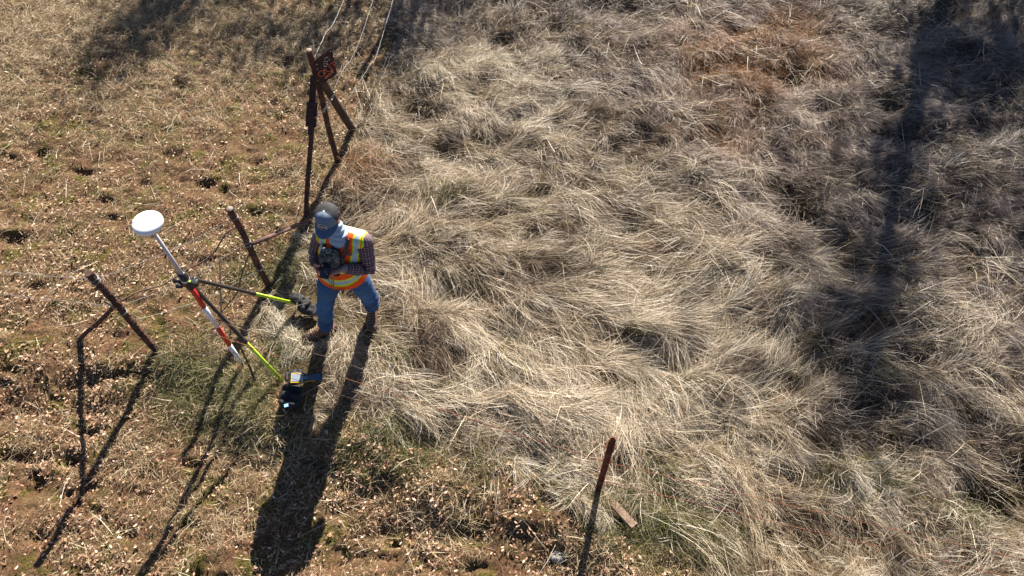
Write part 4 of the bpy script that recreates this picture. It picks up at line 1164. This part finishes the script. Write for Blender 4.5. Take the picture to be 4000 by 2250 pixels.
# boots
def boot(an, d, nm):
    d = d.normalized(); s1_ = d.cross(V3(0, 0, 1)).normalized()
    a = V3(an.x, an.y, .0)
    bm = bmesh.new()
    loft(bm, [a - d * .055 + V3(0, 0, .055), a + V3(0, 0, .06), a + d * .08 + V3(0, 0, .058), a + d * .15 + V3(0, 0, .048), a + d * .205 + V3(0, 0, .042)],
         [(.044, .045), (.047, .054), (.052, .052), (.057, .046), (.046, .038)], ref=(0, 0, 1), n_=18)
    loft(bm, [a + V3(0, 0, .06), a + V3(0, 0, .12), a + V3(0, 0, .20)], [(.043, .056), (.046, .052), (.054, .062)], ref=d, n_=18)
    me = bake(bm, .005, 4)
    P = coords(me); Nn_ = normals(me)
    P = P + Nn_ * (.0025 * n3(P, 28, 9))[:, None]; setco(me, P)
    c = np.array((.115, .052, .028)) * (1 + .35 * n3(P, 16, 6))[:, None]
    along = (P - np.array(a)) @ np.array(d)
    c = c * (1 - .35 * smooth(.17, .22, along))[:, None] + np.array((.08, .07, .06)) * (.35 * smooth(.17, .22, along))[:, None]
    setcol(me, c)
    b_ = link("boot", me, vcol("worn_leather", .6, spec=.4), person)
    bm = bmesh.new()
    sh = [(-.095, .030), (-.08, .042), (0, .040), (.10, .050), (.17, .053), (.22, .040), (.238, .018)]
    poly = [(x, -y) for x, y in sh] + [(x, y) for x, y in sh[::-1]]
    MM = Matrix((d, s1_, V3(0, 0, 1))).transposed().to_4x4(); MM.translation = a + V3(0, 0, .002)
    prism(bm, [(x * 1.03, y * 1.12) for x, y in poly], MM, .032); bmobj("sole", bm, M_BLACK, b_, False)
    bm = bmesh.new()
    for q in range(6):
        cc = a + d * (.052 + .022 * q) + V3(0, 0, .150 - .0125 * q)
        loft(bm, [cc - s1_ * .026, cc + V3(0, 0, .008) + d * .012, cc + s1_ * .026], [.004] * 3, n_=5)
    bmobj("laces", bm, solid("pale_laces", (.30, .22, .14), .8), b_)
    bm = bmesh.new(); loft(bm, [a + d * .150 + V3(0, 0, .052), a + d * .20 + V3(0, 0, .045)], [(.058, .047), (.049, .041)], ref=(0, 0, 1), n_=18); bmobj("toe_cap", bm, solid("scuffed_toe_leather", (.085, .05, .035), .5, 0, .4, 30), b_)
boot(ANR, V3(-.93, -.42, 0), "R"); boot(ANL, V3(.06, -1, 0), "L")

# plaid shirt
bm = bmesh.new()
AR = [(SHR, SHR.lerp(ELR, .5), ELR, ELR.lerp(WRR, .5), ELR.lerp(WRR, .93)), (SHL, SHL.lerp(ELL, .5), ELL, ELL.lerp(WRL, .5), ELL.lerp(WRL, .93))]
for q in AR: loft(bm, list(q), [.072, .068, .062, .056, .044], n_=20)
loft(bm, [PEL + V3(0, 0, .06), PEL + V3(.02, 0, .18), CHE, (SHR + SHL) / 2 + V3(0, 0, .0)], [(.165, .125), (.17, .125), (.18, .125), (.15, .09)], ref=FWD, n_=24)
loft(bm, [SHR, (SHR + SHL) / 2 + V3(0, 0, .015), SHL], [.072, .078, .072], n_=18)
me = bake(bm, .006, 5)
P = coords(me); Nn = normals(me)
def seg_st(P, a, b):
    a, b = np.array(a), np.array(b); d = b - a; L = np.linalg.norm(d); d = d / L
    s = (P - a) @ d; return np.clip(s, 0, L), np.linalg.norm(P - a - np.clip(s, 0, L)[:, None] * d, axis=1), L, d
best = np.full(len(P), 9.); u_ = np.zeros(len(P)); v_ = np.zeros(len(P))
for a, b, off in ((SHR, ELR, 0), (ELR, WRR, .31), (SHL, ELL, 0), (ELL, WRL, .31)):
    s, dist, L, d = seg_st(P, a, b); r1, r2 = frame(Vector(d), Vector((0, -1, 0)))
    rel = P - np.array(a); ang = np.arctan2(rel @ np.array(r2), rel @ np.array(r1))
    ok = dist < best; best = np.where(ok, dist, best); u_ = np.where(ok, s + off, u_); v_ = np.where(ok, ang * .065, v_)
tor = best > .085
u_ = np.where(tor, P[:, 2], u_); v_ = np.where(tor, P @ np.array(SID), v_)
el = np.exp(-((np.minimum(np.linalg.norm(P - np.array(ELL), axis=1), np.linalg.norm(P - np.array(ELR), axis=1))) / .09) ** 2)
f_ = .005 * n3(P, 12, 7) + (.3 + el) * .005 * np.sin(u_ * 110 + 4 * n3(P, 9, 2))
setco(me, P + Nn * f_[:, None])
at = me.attributes.new('plaid', 'FLOAT_VECTOR', 'POINT'); uv = np.stack([u_, v_, np.zeros(len(P))], 1).astype(np.float32); at.data.foreach_set('vector', uv.ravel())
m, n = newmat("plaid_shirt")
a_ = N(n, "ShaderNodeAttribute", attribute_name="plaid")
sx_ = N(n, "ShaderNodeSeparateXYZ"); n.links.new(a_.outputs['Vector'], sx_.inputs[0])
def stripes(o, per, wdt):
    m1 = N(n, "ShaderNodeMath", operation='DIVIDE'); n.links.new(o, m1.inputs[0]); m1.inputs[1].default_value = per
    m2 = N(n, "ShaderNodeMath", operation='FRACT'); n.links.new(m1.outputs[0], m2.inputs[0])
    m3 = N(n, "ShaderNodeMath", operation='LESS_THAN'); n.links.new(m2.outputs[0], m3.inputs[0]); m3.inputs[1].default_value = wdt
    return m3.outputs[0]
s1_, s2_ = stripes(sx_.outputs[0], .026, .30), stripes(sx_.outputs[1], .026, .30)
s3_ = stripes(sx_.outputs[0], .052, .5)
ad = N(n, "ShaderNodeMath", operation='ADD'); n.links.new(s1_, ad.inputs[0]); n.links.new(s2_, ad.inputs[1])
hf_ = N(n, "ShaderNodeMath", operation='MULTIPLY'); n.links.new(ad.outputs[0], hf_.inputs[0]); hf_.inputs[1].default_value = .5
c = ramp(n, hf_.outputs[0], [(0, (.045, .020, .032)), (.5, (.15, .10, .12)), (1, (.42, .36, .36))])
c = mixc(n, s3_, c, mixc(n, .5, c, (.10, .045, .06)))
p = N(n, "ShaderNodeBsdfPrincipled"); n.links.new(c, p.inputs['Base Color']); p.inputs['Roughness'].default_value = .85
n.links.new(bump(n, noise_tex(n, 70, 4), .3, .004), p.inputs['Normal']); out(n, p.outputs[0])
M_PLAID = m
shirt = link("shirt", me, M_PLAID, person)
for el_, wr in ((ELR, WRR), (ELL, WRL)):
    bm = bmesh.new(); loft(bm, [el_.lerp(wr, .80), el_.lerp(wr, .97)], [.045, .040], n_=18, rnd=False)
    me = bpy.data.meshes.new("cuff"); bmesh.ops.recalc_face_normals(bm, faces=bm.faces); bm.to_mesh(me); bm.free()
    P = coords(me); at = me.attributes.new('plaid', 'FLOAT_VECTOR', 'POINT')
    at.data.foreach_set('vector', np.stack([P[:, 0], P[:, 2], P[:, 1]], 1).astype(np.float32).ravel()); link("cuff", me, M_PLAID, shirt)

# safety vest: fused shell, colours by where they lie on the trunk
bm = bmesh.new()
SM = (SHR + SHL) / 2
loft(bm, [PEL + V3(0, 0, -.035), PEL + V3(0, 0, .06), PEL + V3(.015, 0, .17), CHE, CHE.lerp(SM, .6), SM + V3(0, 0, .03)],
     [(.222, .178), (.208, .166), (.198, .156), (.200, .152), (.185, .130), (.13, .085)], ref=FWD, n_=32, rnd=False)
loft(bm, [SHR.lerp(SM, .12) + V3(0, 0, .012), SM + V3(0, 0, .038), SHL.lerp(SM, .12) + V3(0, 0, .012)], [(.070, .080), (.074, .088), (.070, .080)], n_=20)
me = bake(bm, .0052, 6)
P = coords(me); Nn = normals(me)
f_ = .007 * n3(P * np.array([1, 1, .6]), 9, 17) + .003 * n3(P, 26, 19) + .003 * np.sin(P[:, 2] * 60 + 6 * n3(P, 6, 3)) * smooth(1.25, 1.0, P[:, 2])
P = P + Nn * f_[:, None]; setco(me, P)
cx = np.interp(P[:, 2], [.93, 1.3, 1.45], [PEL.x, CHE.x, SM.x]); cy = np.interp(P[:, 2], [.93, 1.3, 1.45], [PEL.y, CHE.y, SM.y])
lx = (P[:, 0] - cx) * SID.x + (P[:, 1] - cy) * SID.y        # across
lf = (P[:, 0] - cx) * FWD.x + (P[:, 1] - cy) * FWD.y        # forward
OR = np.array((.92, .095, .008)); LI = np.array((.62, .80, .02)); SI = np.array((.42, .50, .58)); BR = np.array((.12, .06, .05))
c = np.ones((len(P), 1)) * OR
frontm = lf > -.02
zb = P[:, 2] + .03 * np.cos(lx * 9)      # waist band dips at the front
def bandz(z0, z1, lo, hi):
    c[(zb > z0 - lo) & (zb < z1 + hi)] = LI
    c[(zb > z0) & (zb < z1)] = SI
bandz(1.025, 1.070, .022, .020)
bandz(1.185, 1.205, .014, .014)
ax = np.abs(lx - .005)
up = P[:, 2] > 1.235
c[up & (ax > .108) & (ax < .170)] = LI
c[up & (ax > .121) & (ax < .156)] = SI
# shoulders: reflective yoke, blown-out sunlight on it painted into the pale colour
c[(P[:, 2] > 1.462) & (lf < .0)] = np.array((.70, .74, .45))
c[(ax > .178) & (P[:, 2] > 1.36)] = LI * .9
# front opening, zip and hem
zip_ = frontm & (np.abs(lx + .015) < .008) & (P[:, 2] < 1.25)
c[zip_] = np.array((.30, .22, .12))
c[(P[:, 2] > 1.24) & frontm & (np.abs(lx + .01) < .038 * smooth(1.22, 1.42, P[:, 2]))] = np.array((.11, .06, .08))
c[P[:, 2] < .955] = OR * .9
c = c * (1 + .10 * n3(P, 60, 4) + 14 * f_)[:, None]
setcol(me, c)
vest = link("safety_vest", me, vcol("hi_vis_mesh", .7, nscale=300, namt=.15, bmp=.1), person)
def onvest(a, z, o=0.0):
    """point on the vest: a metres across the chest, z height"""
    cx_ = np.interp(z, [.93, 1.3, 1.45], [PEL.x, CHE.x, SM.x]); cy_ = np.interp(z, [.93, 1.3, 1.45], [PEL.y, CHE.y, SM.y])
    rx = np.interp(z, [.93, 1.03, 1.14, 1.3, 1.39, 1.45], [.222, .208, .198, .200, .185, .14]); ry = np.interp(z, [.93, 1.03, 1.14, 1.3, 1.39, 1.45], [.178, .166, .156, .152, .130, .09])
    f = ry * math.sqrt(max(0, 1 - (a / rx) ** 2)) + o
    return V3(cx_, cy_, z) + SID * a + FWD * f
def strap(name, pts, wd, th, mat, parent):
    bm = bmesh.new(); loft(bm, pts, [(wd, th)] * len(pts), ref=FWD, n_=10); return bmobj(name, bm, mat, parent)
pk = strap("vest_pocket", [onvest(.125, 1.165, .002), onvest(.125, 1.225, .004)], .048, .007, solid("orange_cloth", (.85, .10, .01), .8, 0, .15), vest)
strap("shoulder_patch", [onvest(.125, 1.375, .012), onvest(.095, 1.385, .014)], .022, .004, solid("brown_patch", (.12, .075, .07), .9), vest)
strap("pen", [onvest(-.045, 1.33, .02), onvest(-.05, 1.385, .022)], .010, .006, M_BLACK, vest)
strap("hem_tag", [onvest(.03, .94, .004), onvest(.07, .94, .004)], .010, .003, solid("brown_tag", (.25, .12, .09), .9), vest)

# chest pouch and harness
def cpt(a, z, o): return onvest(a, z, o)
m, n = newmat("camo_cloth")
nz1 = noise_tex(n, 26, 3, rough=.6, dist=1.2); p = N(n, "ShaderNodeBsdfPrincipled")
n.links.new(ramp(n, nz1, [(.36, (.018, .018, .014)), (.48, (.075, .085, .075)), (.58, (.16, .16, .14)), (.68, (.30, .29, .26))]), p.inputs['Base Color'])
p.inputs['Roughness'].default_value = .85; out(n, p.outputs[0])
for nd in n.nodes:
    if nd.type == 'VALTORGB': nd.color_ramp.interpolation = 'CONSTANT'
pouch = thing("chest_pouch", "camouflage chest pouch on a black harness strapped over the orange vest", "pouch", cpt(-.045, 1.30, .05))
bm = bmesh.new()
loft(bm, [cpt(-.03, 1.21, .030), cpt(-.035, 1.27, .040), cpt(-.04, 1.36, .045), cpt(-.045, 1.42, .040)], [(.080, .036), (.092, .042), (.090, .038), (.070, .024)], ref=FWD, n_=24)
me = bake(bm, .005, 4); P = coords(me); setco(me, P + normals(me) * (.004 * n3(P, 22, 5))[:, None]); link("pouch_body", me, m, pouch)
bm = bmesh.new(); loft(bm, [cpt(-.115, 1.30, .052), cpt(-.075, 1.272, .086), cpt(-.03, 1.267, .088), cpt(.02, 1.275, .082), cpt(.055, 1.30, .052)], [.0065] * 5, n_=8)
loft(bm, [cpt(-.02, 1.19, .040), cpt(-.02, 1.205, .075)], [(.078, .006), (.080, .008)], ref=V3(0, 0, 1), n_=12)
bmobj("binding", bm, M_BLACK, pouch)
for pts in ([cpt(.04, 1.35, .025), cpt(.075, 1.40, .012), V3(*(SM + SID * .085 + FWD * .06 + V3(0, 0, .085)))],
            [cpt(-.11, 1.35, .025), cpt(-.115, 1.39, .012), V3(*(SM - SID * .10 + FWD * .05 + V3(0, 0, .08)))]):
    strap("strap", pts, .016, .005, M_BLACK, pouch)
strap("side_panel", [cpt(.055, 1.36, .020), cpt(.065, 1.30, .028), cpt(.060, 1.22, .024)], .026, .012, M_BLACK, pouch)
strap("strap", [cpt(.08, 1.23, .010), cpt(.15, 1.21, .006), cpt(.19, 1.20, .004)], .012, .004, M_BLACK, pouch)
# cord hanging from the device
bm = bmesh.new(); loft(bm, [dev_c + V3(.01, .01, -.02), cpt(-.03, 1.02, .05), cpt(-.035, .93, .06), cpt(-.02, .88, .06), cpt(.0, .90, .05), cpt(-.01, 1.0, .045), dev_c + V3(.03, .01, -.02)], [.0025] * 7, n_=6)

# hand-held controller
dev = thing("handheld_controller", "small dark controller held in both of the worker's hands", "controller", dev_c)
Md = Matrix((SID, V3(0, 0, 1).cross(SID), V3(0, 0, 1))).transposed() @ Matrix.Rotation(R(28), 3, 'X')
b2 = bmesh.new(); box(b2, dev_c, (.080, .115, .018), Md, .006); bmobj("case", b2, M_BLACK, dev)
b2 = bmesh.new(); box(b2, dev_c + Md @ V3(0, .0, .0115), (.066, .066, .002), Md); bmobj("screen", b2, solid("dark_screen", (.03, .035, .05), .15), dev, False)
b2 = bmesh.new(); box(b2, dev_c + Md @ V3(0, .050, .024), (.082, .005, .034), Md, .002); box(b2, dev_c + Md @ V3(-.042, .025, .020), (.004, .05, .028), Md, .002); bmobj("sun_hood", b2, M_BLACK, dev)
bmobj("lanyard", bm, M_BLACK, dev)

# neck gaiter draped to the shoulders
bm = bmesh.new()
loft(bm, [NECK + V3(-.002, -.004, .058), NECK + V3(.0, -.010, .020), NECK + V3(.01, -.016, -.010), NECK + V3(.008, -.026, -.045)], [(.062, .062), (.066, .068), (.078, .080), (.088, .082)], ref=FWD, n_=28)
me = bake(bm, .005, 4); P = coords(me); Nn = normals(me)
rel = P - np.array(NECK); an = np.arctan2(rel[:, 1], rel[:, 0])
P = P + Nn * (.0055 * np.sin(rel[:, 2] * 150 + 2.2 * np.sin(an) + 3 * n3(P, 8, 2)))[:, None]; setco(me, P)
link("neck_gaiter", me, solid("light_blue_cloth", (.30, .38, .48), .85, 0, .08, 40, .2), person)

# trucker cap
cap = thing("cap", "grey blue trucker cap with black mesh back and a dark badge, worn by the worker", "cap", hp(0, 0, .05))
CC = hp(0, .0, .030)
def cpp(x, y, z): return CC + hs * x - hf * y + hu * z
bm = bmesh.new(); NS, NR = 40, 12
verts = []
for j in range(NR + 1):
    el_ = R(90) * j / NR * .99
    rw_ = []
    for i in range(NS):
        a = 2 * math.pi * i / NS
        cr, sr = math.cos(el_), math.sin(el_)
        fx = .092 * math.cos(a) * cr ** .62; fy = .106 * math.sin(a) * cr ** .62
        zz = .092 * sr ** .9 - .012
        if math.sin(a) < 0: zz += .012 * (-math.sin(a)) * sr    # higher front crown
        rw_.append(bm.verts.new(cpp(fx, fy, zz)))
    verts.append(rw_)
for j in range(NR):
    for i in range(NS):
        f = bm.faces.new((verts[j][i], verts[j][(i + 1) % NS], verts[j + 1][(i + 1) % NS], verts[j + 1][i]))
        am = 2 * math.pi * (i + .5) / NS
        f.material_index = 0 if math.sin(am) < -.30 else 1
bm.faces.new(verts[NR]).material_index = 1
M_CAPF = solid("heather_blue_grey_cloth", (.13, .185, .255), .85, 0, .10, 160, .3)
M_CAPB = solid("black_cap_mesh", (.030, .028, .034), .8, 0, .7, 260, .5)
bmobj("crown", bm, [M_CAPF, M_CAPB], cap)
bm = bmesh.new()
K = 18; top_, bot_ = [], []
for i in range(K + 1):
    u = -1 + 2 * i / K
    a = u * R(74)
    inn = (.092 * math.sin(a), -.104 * math.cos(a)); ex_ = .082 * math.cos(u * R(84)) ** .55
    col1 = []
    for q in range(5):
        g = q / 4
        x = inn[0] * (1 + .05 * g); y = inn[1] - ex_ * g
        z = -.008 - .010 * g - .24 * (x ** 2) / .09 * .9
        col1.append((x, y, z))
    top_.append([bm.verts.new(cpp(*c)) for c in col1]); bot_.append([bm.verts.new(cpp(c[0], c[1], c[2] - .003)) for c in col1])
for i in range(K):
    for q in range(4):
        bm.faces.new((top_[i][q], top_[i + 1][q], top_[i + 1][q + 1], top_[i][q + 1])); bm.faces.new((bot_[i][q], bot_[i][q + 1], bot_[i + 1][q + 1], bot_[i + 1][q]))
    bm.faces.new((top_[i][4], top_[i + 1][4], bot_[i + 1][4], bot_[i][4]))
bmobj("brim", bm, solid("blue_brim_cloth", (.06, .11, .185), .85, 0, .10, 160, .2), cap)
bm = bmesh.new(); ball(bm, cpp(0, -.0, .082), (.0085, .0085, .005), 12, 8, MHd); bmobj("button", bm, M_WHITE, cap)
# badge on the front panel
bp = cpp(0, -.102, .030); bn = (-(-hf) * .93 + hu * .38).normalized(); bx = -hs; bx = hs.cross(Vector((0, 0, 0))) if False else hs
byy = bn.cross(bx).normalized(); 
if byy.dot(hu) < 0: byy = -byy
bxx = byy.cross(bn).normalized()
def badge(k, o):
    M_ = Matrix((bxx, byy, bn)).transposed().to_4x4(); M_.translation = bp + bn * o
    poly = [(-.032, -.014), (-.016, -.026), (.0, -.030), (.016, -.026), (.032, -.014), (.032, .014), (.016, .024), (-.016, .024), (-.032, .014)]
    return [(x * k, y * k) for x, y in poly], M_
bm = bmesh.new(); po, M_ = badge(1.12, .004); prism(bm, po, M_, .002); bd = bmobj("badge_border", bm, M_WHITE, cap, False)
bm = bmesh.new(); po, M_ = badge(1.0, .0062); prism(bm, po, M_, .0012); bmobj("badge_field", bm, M_BLACK, bd, False)
M_.translation = bp + bn * .0078 + byy * .001
link("badge_lettering", text_mesh("OAKIES", .019, M_, .0005), M_WHITE, bd, False)
bm = bmesh.new(); M2 = M_.copy(); M2.translation = bp + bn * .0076 - byy * .013; prism(bm, [(-.016, -.0012), (.016, -.0012), (.016, .0012), (-.016, .0012)], M2, .0008); bmobj("badge_line", bm, M_GREYT, bd, False); bm = bmesh.new()
M2 = M_.copy(); M2.translation = bp + bn * .0076 + byy * .014; prism(bm, [(-.014, -.001), (.014, -.001), (.014, .001), (-.014, .001)], M2, .0008); bmobj("badge_line", bm, M_GREYT, bd, False)
# ------------------------------------------------------------------ oaks beyond the top of the picture: their thin crowns shade the far grass
def oak(x, y, h, cr, seed, label, leaves=5200, bare=.5):
    rr = random.Random(seed); z0 = tz(x, y)
    t = thing("oak_tree", label, "tree", (x, y, z0), "oaks beyond the meadow")
    bm = bmesh.new(); tips = []
    def grow(p, d, r, L, lv):
        K = 4; pts = [p]; rs = [r]; q = p.copy(); dd = d.copy()
        for k in range(K):
            dd = (dd + V3(rr.uniform(-1, 1), rr.uniform(-1, 1), rr.uniform(-.3, .5)) * .16).normalized(); q = q + dd * L / K; pts.append(q.copy()); rs.append(r * (1 - .35 * (k + 1) / K))
        loft(bm, pts, rs, n_=7 if lv < 3 else 5, rnd=False)
        if lv >= 2: tips.extend(pts[2:])
        if lv < 5:
            for k in range(3 if lv < 4 else 2):
                a = rr.uniform(0, 6.28); s, u = frame(dd, V3(.3, .2, 1)); sp = rr.uniform(.5, 1.0)
                grow(pts[rr.choice((2, 3, 4)) if lv else 4], (dd + (s * math.cos(a) + u * math.sin(a)) * sp).normalized(), rs[-1] * .72, L * rr.uniform(.62, .82), lv + 1)
    grow(V3(x, y, z0 - .1), V3(0, -.05, 1), h * .030, h * .34, 0)
    bmobj("trunk", bm, M_BARK, t)
    k = leaves; T = np.array([tips[rr.randrange(len(tips))][:] for _ in range(k)]); rg = np.random.default_rng(seed)
    c = T + rg.normal(0, .22, (k, 3)); u = rg.normal(0, 1, (k, 3)); u /= np.linalg.norm(u, axis=1)[:, None]; w_ = np.cross(u, rg.normal(0, 1, (k, 3))); w_ /= np.linalg.norm(w_, axis=1)[:, None]
    s = rg.uniform(.03, .07, k)[:, None]
    P = np.stack([c - u * s, c + w_ * s * .5, c + u * s, c - w_ * s * .5], 1)
    me = bpy.data.meshes.new("crown"); me.vertices.add(4 * k); me.vertices.foreach_set('co', P.ravel()); me.loops.add(4 * k); me.loops.foreach_set('vertex_index', np.arange(4 * k, dtype=np.int32))
    me.polygons.add(k); me.polygons.foreach_set('loop_start', np.arange(0, 4 * k, 4, dtype=np.int32)); me.update(calc_edges=True)
    setcol(me, np.repeat(pal([(.05, .06, .02), (.09, .08, .03), (.20, .12, .06)], k), 4, 0)); link("crown", me, M_LEAF, t, False)
oak(9.4, 13.6, 8.4, 3.2, 5, "largest oak with the broadest crown, beyond the far edge of the long grass", 15000)
oak(-1.7, 14.8, 7.0, 2.4, 14, "small oak behind the bare soil, beyond the corner post", 6500)
# unseen oak, its leafy leaning stem shaped to throw the long dark shadow band
rr = random.Random(8)
t = thing("oak_tree", "unseen leaning oak, its leafy stem shaped to shade a band of the long grass", "tree", (7.05, 10.9, 0), "oaks beyond the meadow")
path = [V3(7.05, 10.9, -.1), V3(6.85, 12.0, 2.0), V3(6.65, 13.2, 4.6), V3(6.5, 14.1, 6.4), V3(6.55, 15.2, 8.4), V3(6.6, 16.2, 10.2)]
bm = bmesh.new(); loft(bm, path, [.12, .10, .09, .07, .05, .03], n_=10)
ends = []
for k in range(85):
    f = rr.uniform(.1, 4.95); i = int(f); p = path[i].lerp(path[i + 1], f - i); a = rr.uniform(0, 6.28)
    q = p + V3(math.cos(a), math.sin(a) * .5, rr.uniform(-.1, .6)) * rr.uniform(.3, 1.8) * (.5 + .16 * f); loft(bm, [p, p.lerp(q, .5) + V3(0, 0, .05), q], [.025, .018, .008], n_=5, rnd=False); ends += [p, p.lerp(q, .5), q, q]
bmobj("trunk", bm, M_BARK, t)
k = 7500; rg = np.random.default_rng(5); T = np.array([e[:] for e in ends])[rg.integers(0, len(ends), k)]
c = T + rg.normal(0, .17, (k, 3)); u = rg.normal(0, 1, (k, 3)); u /= np.linalg.norm(u, axis=1)[:, None]; w_ = np.cross(u, rg.normal(0, 1, (k, 3))); w_ /= np.linalg.norm(w_, axis=1)[:, None]; s = rg.uniform(.03, .06, k)[:, None]
P = np.stack([c - u * s, c + w_ * s * .6, c + u * s, c - w_ * s * .6], 1)
me = bpy.data.meshes.new("crown"); me.vertices.add(4 * k); me.vertices.foreach_set('co', P.ravel()); me.loops.add(4 * k); me.loops.foreach_set('vertex_index', np.arange(4 * k, dtype=np.int32))
me.polygons.add(k); me.polygons.foreach_set('loop_start', np.arange(0, 4 * k, 4, dtype=np.int32)); me.update(calc_edges=True)
setcol(me, np.repeat(pal([(.03, .05, .015), (.07, .09, .03)], k), 4, 0)); link("crown", me, M_LEAF, t, False)
